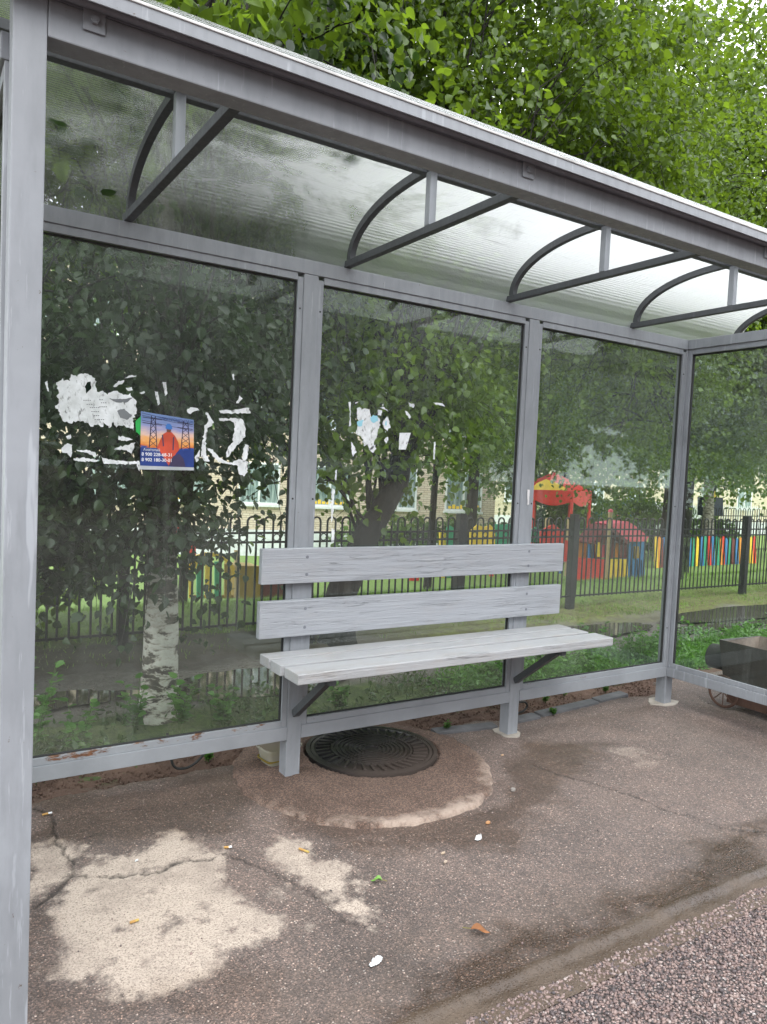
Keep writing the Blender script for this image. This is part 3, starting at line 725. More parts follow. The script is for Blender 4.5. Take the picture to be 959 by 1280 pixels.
# glazing
TR = .024
for a, b in ((XL, XA), (XA, XB), (XB, XC)):
    x0, x1 = a+H0+.0008, b-H0-.0008; z0, z1 = ZL1+.0005, ZR0-.0008
    for q in (x0, x1-TR):
        m = MB(); m.box(q, q+TR, .004, .018, z0, z1-.014, .0015); sp('glazing_bead', m, M['steel'])
    m = MB(); m.box(x0+TR+.001, x1-TR-.001, .0035, .018, z0, z0+.026, .0015); sp('glazing_bead', m, M['rail'])
    m = MB(); m.box(x0+TR+.001, x1-TR-.001, .0035, .018, z1-.028, z1, .0015); sp('glazing_bead', m, M['steel'])
    m = MB(); gl0, gl1 = x0+.016, x1-.016
    for q in ((x0+TR, x0+TR+.005, z0+.026, z1-.03), (x1-TR-.005, x1-TR, z0+.026, z1-.03)): m.box(q[0], q[1], .014, .026, q[2], q[3])
    m.box(x0+TR+.005, x1-TR-.005, .014, .026, z1-.035, z1-.030); m.box(x0+TR+.005, x1-TR-.005, .014, .026, z0+.026, z0+.030); sp('rubber_seal', m, M['rubber'])
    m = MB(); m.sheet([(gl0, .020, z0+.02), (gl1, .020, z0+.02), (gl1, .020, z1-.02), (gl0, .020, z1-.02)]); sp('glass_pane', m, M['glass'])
    for xx in (x0+TR*.5, x1-TR*.5):
        for zz in (.45, 1.15, 1.9): m = MB(); m.tube([(xx, .0025, zz), (xx, .0039, zz)], .004, 8); sp('bead_screw', m, M['rubber'])
for x in (XC, -1.165):
    y0, y1 = YF+.061, -.002; z0, z1 = ZL1, ZR0
    for q in ((x-.022, x-.008, y0, y0+TR, z0, z1), (x-.022, x-.008, y1-TR, y1, z0, z1), (x-.0225, x-.008, y0+TR+.001, y1-TR-.001, z0, z0+.026), (x-.0225, x-.008, y0+TR+.001, y1-TR-.001, z1-.028, z1)):
        m = MB(); m.box(*q, .0015); sp('glazing_bead', m, M['steel'])
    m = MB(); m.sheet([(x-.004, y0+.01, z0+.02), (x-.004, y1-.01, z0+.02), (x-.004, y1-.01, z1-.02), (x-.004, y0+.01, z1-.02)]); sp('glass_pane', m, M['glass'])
    m = MB(); m.box(x-.012, x+.002, y1-TR-.006, y1-TR, z0+.02, z1-.02); m.box(x-.012, x+.002, y0+TR, y1-TR, z1-.036, z1-.029); sp('rubber_seal', m, M['rubber'])

# ------------------------------------------------------------------ bench
bench = thing('bench', 'grey painted wooden bench with two back boards bolted to the shelter posts', 'bench', (.65, -.15, 0))
def bp(name, m, mat, parent=None, smooth=False):
    o = m.build(name, mat, parent or bench, smooth)
    if parent is None: o.location = (-.65, .15, 0)
    return o
x0, x1 = -.165, 1.472
for i, (ya, yb) in enumerate(((-.093, .000), (-.205, -.108), (-.342, -.219))):
    m = MB(); dx = (0, -.002, .006)[i]; m.box(x0+dx, x1+dx*.5+(0, .0, .02)[i], ya if i < 2 else -.338, yb-.004, .497, .537+(0, .001, -.0005)[i], .004); bp('seat_plank', m, M['seatwood'])
for (za, zb, xa, xb) in ((.814, .954, -.182, 1.448), (.600, .746, -.184, 1.442)):
    m = MB(); m.box(xa, xb, -.034, -.0035, za, zb, .003); bk = bp('back_board', m, M['wood'])
    for px in (0, 1.2):
        for zz in (za+.035, zb-.035):
            m = MB(); m.tube([(px+.012, -.0355, zz), (px+.012, -.0341, zz)], .0065, 8); bp('screw', m, M['steel_dark'], bk)
for px in (0.0, 1.2):
    m = MB(); m.tube([(px, -.004, .275), (px, -.28, .487)], 1, sq=(.028, .028)); bp('brace', m, M['truss'])
    m = MB(); m.box(px-.014, px+.014, -.31, -.0015, .470, .4965, .002); bp('bearer', m, M['truss'])

# ------------------------------------------------------------------ poster and paper remains on the glass
YG = .0165
def gp(px, py, y=YG): x, z = wy(px, py, .02); return (x, y, z)
po = thing('poster', 'small advert poster of a worker in orange jacket and blue helmet on the left pane', 'poster', gp(209, 552))
PB = Vector(gp(209, 552)); cs = [Vector(gp(*p)) for p in ((175, 583), (242, 585), (242, 525), (176, 514))]
def uv(u, v, d=0):
    p = cs[0]*(1-u)*(1-v)+cs[1]*u*(1-v)+cs[2]*u*v+cs[3]*(1-u)*v; p = p-PB; p.y -= d; return p
def pp(name, polys, mat, d): 
    m = MB()
    for q in polys: m.sheet([uv(a, b, d) for a, b in q])
    return m.build(name, mat, po)
def poster_sky():
    t = NT('printed_sunset'); z = t.node('SeparateXYZ', {'Vector': t.node('TexCoord').outputs['Object']}).outputs[2]
    n = t.noise(14, 5, .6, t.coord((1, 1, 4)))
    k = t.math('ADD', t.math('DIVIDE', t.math('ADD', z, .1), .2), t.math('MULTIPLY', t.math('SUBTRACT', n, .5), .35))
    c = t.ramp(k, [(.30, (.02, .05, .22)), (.36, (.03, .08, .30)), (.39, (.62, .16, .03)), (.50, (.80, .38, .12)), (.62, (.72, .50, .42)), (.74, (.30, .32, .55)), (.9, (.16, .24, .45))])
    return t.done(t.pbr(c, .35))
pp('printed_sheet', [[(0, 0), (1, 0), (1, 1), (0, 1)]], poster_sky(), 0)
def seg(a, b, w): 
    dx, dy = b[0]-a[0], b[1]-a[1]; L = math.hypot(dx, dy); nx, ny = -dy/L*w, dx/L*w
    return [(a[0]-nx, a[1]-ny), (b[0]-nx, b[1]-ny), (b[0]+nx, b[1]+ny), (a[0]+nx, a[1]+ny)]
pyl = []
for cx, wd in ((.23, .07), (.84, .085)):
    pyl += [seg((cx-wd, .36), (cx-wd*.5, .95), .008), seg((cx+wd, .36), (cx+wd*.5, .95), .008)]
    for k in range(5):
        a, b = .38+k*.11, .38+(k+1)*.11; wa, wb = wd*(1-.1*k), wd*(1-.1*(k+1)); pyl += [seg((cx-wa, a), (cx+wb, b), .005), seg((cx+wa, a), (cx-wb, b), .005)]
    for v in (.80, .90): pyl.append(seg((cx-.16 if cx > .5 else .03, v), (min(.98, cx+.16), v), .007))
pyl += [seg((.02, .93), (.98, .86), .004), seg((.02, .84), (.98, .77), .004), seg((.02, .97), (.98, .90), .004)]
pp('pylon_picture', pyl, flat('print_dark_violet', (.03, .025, .06), .4), .0003)
pp('skyline_picture', [[(0, 0), (1, 0), (1, .36), (.9, .37), (.62, .33), (.3, .36), (0, .345)]], flat('print_navy', (.02, .045, .20), .4, .3), .0005)
pp('worker_picture', [[(.30, .36), (.36, .52), (.42, .64), (.49, .69), (.57, .69), (.64, .62), (.70, .50), (.72, .36), (.66, .28), (.62, .22), (.60, .08), (.52, .03), (.42, .20), (.38, .26), (.35, .30)]],
   flat('print_red_orange', (.52, .075, .04), .4, .35), .0008)
pp('worker_trousers_picture', [[(.52, .03), (.60, .22), (.72, .28), (.80, .18), (.84, .02), (.7, .01)], seg((.40, .62), (.42, .40), .012), seg((.61, .60), (.60, .34), .012)], flat('print_dark', (.05, .04, .09), .4, .3), .0010)
pp('helmet_picture', [[(.455, .745), (.46, .80), (.49, .845), (.54, .85), (.575, .81), (.585, .75), (.52, .73)]], flat('print_helmet_blue', (.05, .17, .48), .4), .0011)
pp('head_picture', [[(.48, .68), (.475, .745), (.565, .745), (.555, .68)]], flat('print_neck', (.16, .06, .04), .4), .00095)
def txt(name, body, u, v, size, mat, d=.0014, parent=None):
    cu = bpy.data.curves.new(name, 'FONT'); cu.body = body; cu.size = size; cu.offset = .00012
    tmp = bpy.data.objects.new('letters', cu); COL.objects.link(tmp); bpy.context.view_layer.update()
    me = bpy.data.meshes.new_from_object(tmp.evaluated_get(bpy.context.evaluated_depsgraph_get())); me.materials.clear(); bpy.data.objects.remove(tmp); bpy.data.curves.remove(cu)
    o = link(name, me, mat, parent or po)
    o.location = uv(u, v, d); sl = (cs[1]-cs[0]); o.rotation_euler = (R(90), -math.atan2(sl.z, sl.x), 0); return o
WP = flat('print_white', (.9, .9, .92), .5, .02)
t_ = txt('phone_number', '8 900 228-68-31', .02, .20, .0165, WP); t_ = txt('phone_number', '8 902 180-30-01', .02, .10, .0165, WP)
txt('name_line', 'Анатолий', .05, .29, .013, flat('print_pale', (.6, .66, .75), .5)); tt = txt('heading', 'ЭЛЕКТРОМОНТАЖ', .32, .90, .0135, flat('print_deep_blue', (.02, .05, .2), .5)); tt.rotation_euler[1] += R(3.2)
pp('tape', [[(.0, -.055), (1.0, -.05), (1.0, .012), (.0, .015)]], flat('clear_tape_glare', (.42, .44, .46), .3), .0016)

def ragged(pts, amp=1.2, step=2.0, seed=0):
    out = []; 
    for i, a in enumerate(pts):
        b = pts[(i+1) % len(pts)]; L = math.dist(a, b); n = max(1, int(L/step)); nx, ny = -(b[1]-a[1])/max(L, .01), (b[0]-a[0])/max(L, .01)
        for k in range(n):
            t = k/n; x = a[0]+(b[0]-a[0])*t; y = a[1]+(b[1]-a[1])*t; d = amp*(1.3*noise2(x, y, .45, seed)+.8*noise2(x, y, 1.3, seed+5)); out.append((x+nx*d, y+ny*d))
    return out
def scraps(name, label, polys, mat=None, amp=1.1, d=0.0, group=None):
    c = Vector(gp(*polys[0][0])); root = thing(name, label, 'paper remains', c, 0, group) if len(polys) > 1 else None; o = None
    for i, q in enumerate(polys):
        m = MB(); m.sheet([Vector(gp(*p))-c-Vector((0, d, 0)) for p in ragged(q, amp if len(q) > 4 else amp*.6, 2.0, i*3.1+len(name))])
        o = m.build('paper_shred' if root else name, mat or M['paper'], root)
    if root: return root
    o.location = c; tag(o, label, 'paper remains', group); return o
b1 = scraps('torn_paper', 'large white scraped-off notice on the left pane with faint print, left of the poster', [
    [(70, 481), (78, 474), (86, 476), (88, 469), (96, 471), (100, 467), (112, 468), (118, 473), (121, 490), (128, 489), (134, 493), (142, 488), (152, 493), (162, 492), (169, 500), (171, 513), (166, 525), (167, 538), (158, 534), (152, 530),
     (146, 534), (141, 527), (136, 535), (130, 529), (126, 534), (120, 530), (116, 534), (110, 529), (100, 526), (88, 528), (79, 526), (74, 516), (69, 508), (75, 503), (71, 495), (74, 489)]], amp=2.3)
m = MB(); c = Vector(gp(70, 481))
for (x, y, w) in ((104, 500, 10), (108, 505, 8), (112, 509, 12), (114, 514, 11), (117, 519, 9), (118, 524, 12), (124, 499, 7), (126, 503, 8), (124, 508, 11)):
    for q in range(int(w/2.4)):
        xx = x+q*2.6; m.sheet([Vector(gp(*p))-c-Vector((0, .0008, 0)) for p in ((xx, y), (xx+1.6, y+.1), (xx+1.6, y+1.1), (xx, y+1))])
for q in ([(136, 498), (150, 499), (166, 497), (158, 503), (145, 503)], [(146, 513), (155, 511), (165, 520), (158, 525), (150, 522)]): m.sheet([Vector(gp(*p))-c-Vector((0, .0008, 0)) for p in ragged(q, .8)])
o = m.build('faint_print', flat('grey_print', (.16, .17, .18), .7), b1)
o = MB().sheet([Vector(gp(*p))-c-Vector((0, .0006, 0)) for p in ragged([(109, 477), (113, 477), (114, 486), (108, 492), (106, 484)], .8)]).build('scraped_hole', flat('bare_glass_dark', (.012, .02, .015), .1), b1)
scraps('torn_paper', 'thin white paper shreds above the big scraped notice on the left pane', [[(141, 483), (146, 478), (155, 475), (154, 479), (146, 483)], [(155, 473), (163, 469), (171, 470), (165, 472)], [(157, 485), (164, 484), (166, 488), (160, 489)], [(193, 489), (197, 490), (200, 505), (197, 507)], [(203, 477), (207, 478), (209, 492), (206, 495)], [(56, 478), (59, 476), (61, 490), (59, 489)], [(174, 491), (180, 489), (181, 491), (176, 493)], [(290, 468), (292, 467), (293, 475), (291, 475)]])
scraps('torn_paper', 'row of thin white scraps in a line below the scraped notice and poster', [[(76, 561), (84, 554), (90, 556), (90, 566), (88, 572), (84, 566), (78, 566)], [(92, 573), (105, 572), (122, 575), (121, 577), (100, 577), (92, 575)], [(126, 571), (131, 573), (140, 575), (160, 577), (174, 576), (176, 583), (174, 589), (171, 580), (150, 580), (130, 580)],
    [(95, 563), (110, 563), (120, 566), (123, 572), (110, 567)], [(148, 545), (155, 546), (166, 549), (158, 551), (148, 550)], [(142, 561), (155, 557), (168, 553), (168, 558), (164, 567), (158, 562), (148, 563)], [(82, 545), (88, 543), (89, 548), (84, 549)]])
scraps('torn_paper', 'white scraped frame of a removed notice, right of the poster', [[(234, 511), (240, 509), (247, 510), (249, 513), (242, 514), (238, 518), (234, 515)], [(256, 513), (260, 516), (267, 528), (265, 532), (260, 535), (257, 550), (257, 565), (262, 577), (254, 577), (251, 566), (253, 550), (256, 532), (260, 526)],
    [(273, 513), (290, 512), (311, 510), (313, 517), (300, 517), (275, 517)], [(273, 523), (290, 523), (303, 524), (306, 530), (306, 545), (301, 552), (294, 560), (287, 569), (282, 572), (284, 562), (290, 552), (292, 540), (293, 530), (288, 526), (275, 526)],
    [(258, 559), (265, 563), (272, 570), (284, 578), (290, 577), (300, 574), (309, 576), (310, 590), (304, 596), (298, 590), (296, 581), (283, 580), (270, 576)], [(306, 555), (310, 557), (309, 574), (304, 578), (302, 570)], [(243, 572), (250, 562), (248, 575), (245, 578)], [(295, 504), (299, 494), (303, 498), (298, 504)]], amp=1.3)
scraps('torn_paper', 'green scrap of paper at the left edge of the poster', [[(169, 527), (176, 520), (176, 545), (170, 540)]], M['paper_green'], .6, -.0006)
b2 = scraps('torn_paper', 'crumpled white sticker remains with pale blue patches on the middle pane', [[(446, 511), (449, 509), (452, 513), (456, 510), (461, 512), (463, 520), (466, 525), (470, 521), (474, 524), (475, 531), (472, 537), (471, 545), (468, 552), (466, 560), (462, 563), (459, 556), (455, 558), (452, 548), (448, 545), (445, 541), (447, 530)],
    [(472, 512), (477, 513), (476, 520), (472, 519)], [(480, 524), (484, 520), (487, 527), (487, 534), (484, 539), (480, 536), (478, 528)], [(473, 509), (480, 509), (485, 514), (482, 513)], [(480, 549), (484, 546), (485, 550), (482, 555)], [(461, 562), (468, 556), (470, 561), (466, 566)]], amp=1.5)
c = Vector(gp(446, 511))
for q in ([(446, 527), (454, 525), (452, 532), (449, 534), (446, 531)], [(462, 522), (466, 519), (472, 520), (472, 526), (466, 529), (463, 526)], [(481, 527), (483, 526), (483, 531), (481, 532)]):
    m = MB(); m.sheet([Vector(gp(*p))-c-Vector((0, .0008, 0)) for p in ragged(q, .8)]); m.build('blue_print', M['paper_blue'], b2)
scraps('torn_paper', 'plain white paper tag tapering downwards on the middle pane, right of the sticker remains', [[(499, 541), (513, 541), (507, 562), (498, 562)]], amp=.3)
scraps('torn_paper', 'narrow white streaks of torn paper at the left of the middle pane', [[(435, 503), (438, 502), (438, 533), (436, 533), (437, 515)], [(439, 552), (443, 560), (445, 565), (441, 571), (439, 565)], [(443, 503), (449, 502), (444, 505)], [(541, 503), (553, 504), (556, 508), (545, 506)], [(510, 503), (514, 505), (518, 505), (516, 510), (512, 508)], [(506, 513), (510, 516), (513, 521), (511, 524), (508, 518)], [(542, 553), (544, 552), (543, 574), (541, 574)], [(419, 588), (421, 587), (420, 600), (418, 600)], [(415, 610), (418, 612), (416, 640), (414, 655), (413, 630)], [(414, 660), (418, 662), (417, 678), (414, 679)]], amp=1.0)
scraps('scratch', 'flaked pale chip in the paint of the second bench post', [[(655, 612), (658, 612), (657, 630), (655, 631)]], flat('bare_primer', (.62, .60, .60), .7), .7, .021)['category'] = 'paint chip'

# ------------------------------------------------------------------ manhole, collar, bits on the ground
CX, CY = .445, .105
m = MB(); pts = []
for k in range(80):
    a = 2*math.pi*k/80; rr = .565+.016*noise2(math.cos(a)*2, math.sin(a)*2, 1, 3)+.014*noise2(math.cos(a)*9, math.sin(a)*9, 1, 5); pts.append((.33+rr*math.cos(a), -.02+rr*math.sin(a)*.99))
xs_ = np.linspace(-.3, .95, 120); ys_ = np.linspace(-.62, .40, 100)
def zcol(x, y):
    d = math.hypot(x-.33, y+.02); a = math.atan2(y+.02, x-.33); rr = .565+.016*noise2(math.cos(a)*2, math.sin(a)*2, 1, 3)+.016*noise2(math.cos(a)*9, math.sin(a)*9, 1, 5)
    e = rr-d; k = max(0, min(1, e/.022)); z = -.02+.036*k*k*(3-2*k)
    hole = math.hypot(x-CX, y-CY)
    if hole < .305: z = -.02
    return z+.0022*fbm(x, y, 7)+.001*fbm(x, y, 30)
o = grid('manhole_collar', xs_, ys_, zcol, M['collar'])
mh = thing('manhole_cover', 'round dark cast iron manhole cover with ribbed pattern set in a concrete collar', 'manhole cover', (CX, CY, .002), R(20))
m = MB(); m.lathe([(.298, -.02), (.298, .020), (.280, .021), (.279, .010), (.0, .010)], n=72); m.build('frame_ring', M['iron'], mh, True)
m = MB(); m.lathe([(.276, .008), (.276, .019), (.262, .0205), (.259, .014), (.185, .013), (.184, .0205), (.176, .0205), (.175, .013)]+sum([[(r_+.004, .013), (r_+.003, .020), (r_-.005, .020), (r_-.006, .013)] for r_ in (.158, .138, .118, .098, .078, .058, .038)], [])+[(.0, .014)], n=72)
cv = m.build('cover_plate', M['iron'], mh, True)
m = MB()
for k in range(36):
    a = 2*math.pi*k/36; rot = Matrix.Rotation(a+.25, 3, 'Z'); c = Vector((.222*math.cos(a), .222*math.sin(a), .016)); m.box(c.x-.034, c.x+.034, c.y-.006, c.y+.006,   .012, .0225, .002, rot=Matrix.Rotation(a+.3, 3, 'Z'))
m.build('ribs', M['iron'], cv, True)

tub = thing('plastic_tub', 'clear plastic food tub of yellow liquid standing behind the left bench post', 'tub', (.015, .17, -.01), R(8))
def tubm(w, dpt, h, r0=.78):
    m = MB(); rings = []
    for z, k in ((0.0, r0), (.01, r0+.02), (h*.5, (r0+1)/2), (h, 1.0), (h+.002, 1.08), (h-.004, 1.09)):
        ring = []
        for j in range(32):
            a = 2*math.pi*j/32; cx_, sx_ = math.cos(a), math.sin(a); e = .35
            ring.append(m.bm.verts.new((w/2*k*math.copysign(abs(cx_)**e, cx_), dpt/2*k*math.copysign(abs(sx_)**e, sx_), z)))
        rings.append(ring)
    for A, B in zip(rings, rings[1:]):
        for j in range(32): m.bm.faces.new((A[j], A[(j+1) % 32], B[(j+1) % 32], B[j]))
    m.bm.faces.new(rings[0][::-1]); return m
def plastic():
    t = NT('clear_plastic'); a = t.node('BsdfTransparent', {'Color': (.8, .8, .74, 1)}); b = t.pbr((.55, .54, .45), .2); m = t.node('MixShader'); m.inputs[0].default_value = .42
    t.t.links.new(a.outputs[0], m.inputs[1]); t.t.links.new(b, m.inputs[2]); return t.done(m.outputs[0])
tubm(.165, .12, .095).build('container', plastic(), tub, True)
m = tubm(.152, .108, .045); 
o = m.build('liquid', flat('murky_yellow_liquid', (.20, .15, .03), .2, .3), tub, True); o.location = (0, 0, .003)

def smooth_path(P, k=5):
    out = []
    for i in range(len(P)-1):
        a, b, c_, d = P[max(i-1, 0)], P[i], P[i+1], P[min(i+2, len(P)-1)]
        for q in range(k): t = q/k; out.append(.5*((2*b)+(c_-a)*t+(2*a-5*b+4*c_-d)*t*t+(3*b-a-3*c_+d)*t**3))
    return out+[P[-1]]
for (pts, lb) in (([(-.43, .30, .16), (-.42, .27, .06), (-.40, .27, .02), (-.36, .26, .015), (-.32, .26, .03), (-.28, .27, .06), (-.25, .28, .09), (-.2, .3, .12)], 'black wire loop hanging under the lower rail of the left bay'),
                  ([(1.36, .16, .10), (1.42, .22, .07), (1.52, .26, .05), (1.55, .27, .02), (1.50, .25, .004), (1.40, .22, .01), (1.34, .18, .03)], 'black wire loop on the soil beside the second bench post')):
    c = Vector(pts[0]); m = MB(); m.tube(smooth_path([Vector(p)-c for p in pts]), .0055, 6); o = m.build('wire', M['rubber'], None, True); o.location = c; tag(o, lb, 'wire')
def butt(px, py, L, ang, label, kind='filter'):
    x, y = g(px, py); t = thing('cigarette_butt', label, 'cigarette butt', (x, y, .006), ang)
    m = MB(); m.tube([(-L/2, 0, 0), (L*.1, 0, 0)], .0038, 8); m.build('filter', flat('filter_ochre', (.40, .23, .07), .8, .3), t, True)
    m = MB(); m.tube([(L*.1, 0, 0), (L/2, 0, .0)], .0036, 8); m.build('paper_end', M['paper'] if kind == 'filter' else flat('yellow_straw', (.42, .30, .08), .8, .3), t, True)
butt(59, 1019, .032, .1, 'orange cigarette butt by the foot of the front post, near the rear gutter')
butt(285, 1061, .026, -.3, 'cigarette butt at the crack between the two pale sand patches')
butt(380, 1065, .040, -1.1, 'longer yellow cigarette butt lying on the right-hand pale sand patch', 'straw')
butt(168, 1154, .024, .1, 'short yellow cigarette butt in the middle of the large pale sand patch', 'straw')
def chip(px, py, sx, sy, ang, name, label, cat, mat, thick=.004, seed=0):
    x, y = g(px, py); m = MB(); pts = []
    for k in range(10):
        a = 2*math.pi*k/10; rr = 1+.35*noise2(math.cos(a)*2, math.sin(a)*2, 1, seed); pts.append((sx/2*rr*math.cos(a), sy/2*rr*math.sin(a), 0))
    m.prism(pts, (0, 0, thick)); o = m.build(name, mat); o.location = (x, y, .003); o.rotation_euler = (random.uniform(-.1, .1), random.uniform(-.1, .1), ang); tag(o, label, cat); return o
def crumple(px, py, sx, sy, h, ang, label, mat, seed):
    x, y = g(px, py); m = MB(); n = 9; V = []
    for i in range(n):
        row = []
        for j in range(n):
            u, v = i/(n-1)*2-1, j/(n-1)*2-1; e = 1-max(abs(u), abs(v)); k = noise.noise(Vector((u*2.3+seed, v*2.3, seed)))
            row.append(m.bm.verts.new(((u*(1-.28*v*v)+.22*noise.noise(Vector((u*3, v*3, seed+4))))*sx/2, (v*(1-.3*u*u)+.3*noise.noise(Vector((u*3, v*3, seed+9))))*sy/2, max(0, h*(.35+k*1.6)*min(1, e*2.5+.15)))))
        V.append(row)
    for i in range(n-1):
        for j in range(n-1): m.bm.faces.new((V[i][j], V[i+1][j], V[i+1][j+1], V[i][j+1]))
    o = m.build('crumpled_wrapper', mat); o.location = (x, y, .004); o.rotation_euler = (0, 0, ang); tag(o, label, 'litter')
litter = flat('soft_white_tissue', (.62, .64, .64), .8, .12, .3)
crumple(598, 1050, .028, .020, .016, .2, 'small white crumpled wrapper right of the concrete collar', litter, 1.3)
crumple(470, 1204, .050, .020, .010, .35, 'white scrap of tissue on the pavement near the kerb', litter, 5.1)
chip(171, 1077, .014, .006, .6, 'paper_scrap', 'tiny white paper scrap at the top of the large sand patch', 'litter', M['paper'], .003, 3)
chip(554, 1068, .018, .008, .1, 'stone_chip', 'pale flat stone chip below the collar', 'stone', flat('tan_chip', (.42, .33, .24), .8), .004, 4)
chip(557, 1079, .018, .009, .4, 'stone_chip', 'second pale stone chip just below the first one', 'stone', flat('tan_chip2', (.40, .32, .25), .8), .004, 5)
chip(641, 989, .026, .018, .3, 'stone_chip', 'grey stone chip at the right edge of the collar', 'stone', flat('grey_chip', (.24, .22, .20), .8), .009, 6)
chip(610, 1030, .018, .014, .3, 'stone_chip', 'orange-brown chip at the lower right rim of the collar', 'stone', flat('orange_chip', (.42, .22, .10), .8), .006, 7)
chip(628, 945, .016, .010, .3, 'stone_chip', 'small tan chip below the foot of the second bench post', 'stone', flat('tan_chip3', (.48, .32, .2), .8), .004, 8)
chip(349, 1003, .035, .012, .2, 'stone_chip', 'dark curved chip on the left side of the collar', 'stone', flat('dark_chip', (.05, .035, .03), .8), .006, 9)
def lying_leaf(px, py, s, ang, name, label, mat):
    x, y = g(px, py); t = thing(name, label, 'leaf', (x, y, .008), ang)
    m = MB(); n = 12; top = []
    for k in range(n+1):
        v = k/n; w = .30*math.sin(math.pi*v**.8)*(1-.25*v); top.append((v, w))
    for sgn in (-1, 1):
        prev = None
        for v, w in top:
            a = m.bm.verts.new((v*s, 0, .004*math.sin(v*3))); b = m.bm.verts.new((v*s, sgn*w*s, .010*w/.3+.004*math.sin(v*6)))
            if prev: m.bm.faces.new((prev[0], a, b, prev[1]))
            prev = (a, b)
    m.build('blade', mat, t, True)
    m = MB(); m.tube([(-.4*s, .05*s, 0), (-.15*s, .0, .002), (0, 0, .003)], .0012, 5); m.build('leaf_stalk', flat('stalk', (.16, .14, .04), .7), t)
lying_leaf(588, 1165, .055, -.75, 'fallen_leaf', 'dry orange-brown leaf lying on the pavement near the road edge', flat('dry_leaf', (.22, .085, .025), .7, .4))
lying_leaf(478, 1104, .036, 2.6, 'fallen_leaf', 'small fresh green leaf lying on the pavement below the collar', flat('green_leaf', (.12, .26, .04), .6, .2))

# loose chippings of the road surface
n = 34000; P = np.zeros((n, 3)); P[:, 0] = rng.uniform(-.6, 2.3, n); P[:, 1] = -1.41-rng.random(n)**1.3*.75+.02*np.array([noise2(a, 0, 6, 2) for a in P[:, 0]]); 
S = np.stack([.0022+.0050*rng.random(n)**1.7]*3, 1)*np.stack([.8+.6*rng.random(n), .7+.5*rng.random(n), .5+.35*rng.random(n)], 1); P[:, 2] = -.014+S[:, 2]*.35
a = rng.uniform(-1, 1, (n, 3)); OCT = [(1, .2, 0), (-1, -.1, .1), (.1, 1, .1), (-.2, -1, 0), (.1, -.1, 1), (0, .1, -1), (.6, .6, .6), (-.6, .5, .55)]
OF = [(0, 6, 4), (0, 2, 6), (2, 4, 6), (4, 2, 7), (2, 1, 7), (1, 4, 7), (1, 3, 4), (3, 0, 4), (0, 5, 2), (2, 5, 1), (1, 5, 3), (3, 5, 0)]
o = pieces('chippings', P, frames(a), S, OCT, OF, M['stone']); tag(o, 'coarse pink and grey granite chippings of the road surface', 'gravel', kind='stuff')
n = 5000; P = np.zeros((n, 3)); P[:, 0] = rng.uniform(-1.3, 3, n); P[:, 1] = rng.uniform(.17, .5, n); S = np.stack([.002+.006*rng.random(n)**3]*3, 1); P[:, 2] = -.008
o = pieces('soil_crumbs', P, frames(rng.uniform(-1, 1, (n, 3))), S, OCT, OF, M['soil']); tag(o, 'reddish soil crumbs along the rear of the pavement', 'soil', kind='stuff')
n = 700; P = np.zeros((n, 3)); P[:, 0] = rng.uniform(-1.2, 3.2, n); P[:, 1] = rng.uniform(-1.33, .2, n); S = np.stack([.001+.0035*rng.random(n)**3]*3, 1); P[:, 2] = .002
P = P[np.hypot(P[:, 0]-.33, P[:, 1]+.02) > .6]; S = S[:len(P)]
o = pieces('grit', P, frames(rng.uniform(-1, 1, (len(P), 3))), S, OCT, OF, M['stone']); tag(o, 'fine grit scattered on the pavement', 'grit', kind='stuff')

# ------------------------------------------------------------------ trees
t1 = [((-.42, 1.15, .95), (.18, .2, .22), 26), ((-.75, 1.3, 1.0), (.3, .25, .28), 40), ((-1.1, 1.35, 1.15), (.3, .25, .35), 40), ((-.5, 1.45, 1.35), (.35, .3, .3), 46), ((-.15, .95, 1.05), (.14, .12, .22), 26), ((-.33, .85, .98), (.14, .1, .2), 22),
      ((-.2, 1.5, 1.6), (.35, .3, .22), 45), ((.25, 1.7, 1.42), (.2, .2, .2), 12), ((.35, 1.8, 1.85), (.3, .3, .22), 26), ((-.9, 1.5, 1.8), (.5, .4, .3), 60), ((.75, 2.0, 1.75), (.2, .3, .3), 18), ((.15, 1.5, 2.1), (.5, .4, .3), 50)]
t1 += clumps_in((-.5, 2.4, 4.3), (2.3, 1.6, 2.4), 38, .55, 60, seed=3)+[((-.3, .75, 1.45), (.35, .15, .3), 40), ((-.25, .8, 2.0), (.4, .2, .35), 50), ((-.7, .9, 1.9), (.4, .25, .35), 50), ((.1, 1.2, 1.75), (.3, .25, .4), 45), ((-1.05, 1.1, 1.55), (.3, .25, .5), 50), ((-1.3, -.2, 3.1), (.7, .6, .35), 70), ((-.5, -.3, 3.3), (.5, .5, .3), 26), ((-1.0, .5, 3.1), (.6, .5, .35), 70), ((-.1, .5, 3.2), (.5, .4, .3), 24)]
t1 += [((-.6, -.1, 2.75), (.35, .35, .12), 14), (tuple(on(425, 30, 1, .5)), (.22, .22, .2), 20), (tuple(on(340, 5, 1, .7)), (.3, .3, .2), 22)]
tree('birch_tree', 'birch with peeling white and black trunk right behind the left glass pane', 'tree', [(-.262, 1.012, -.05), (-.262, 1.01, .5), (-.27, 1.03, 1.0), (-.25, 1.08, 2), (-.2, 1.3, 4), (-.3, 1.7, 7)], .096, t1, .046, M['leaf'], M['birch'], 19, .36, .055, .7, up=.0, twig_step=5, low_mat=M['leaf_dark'])
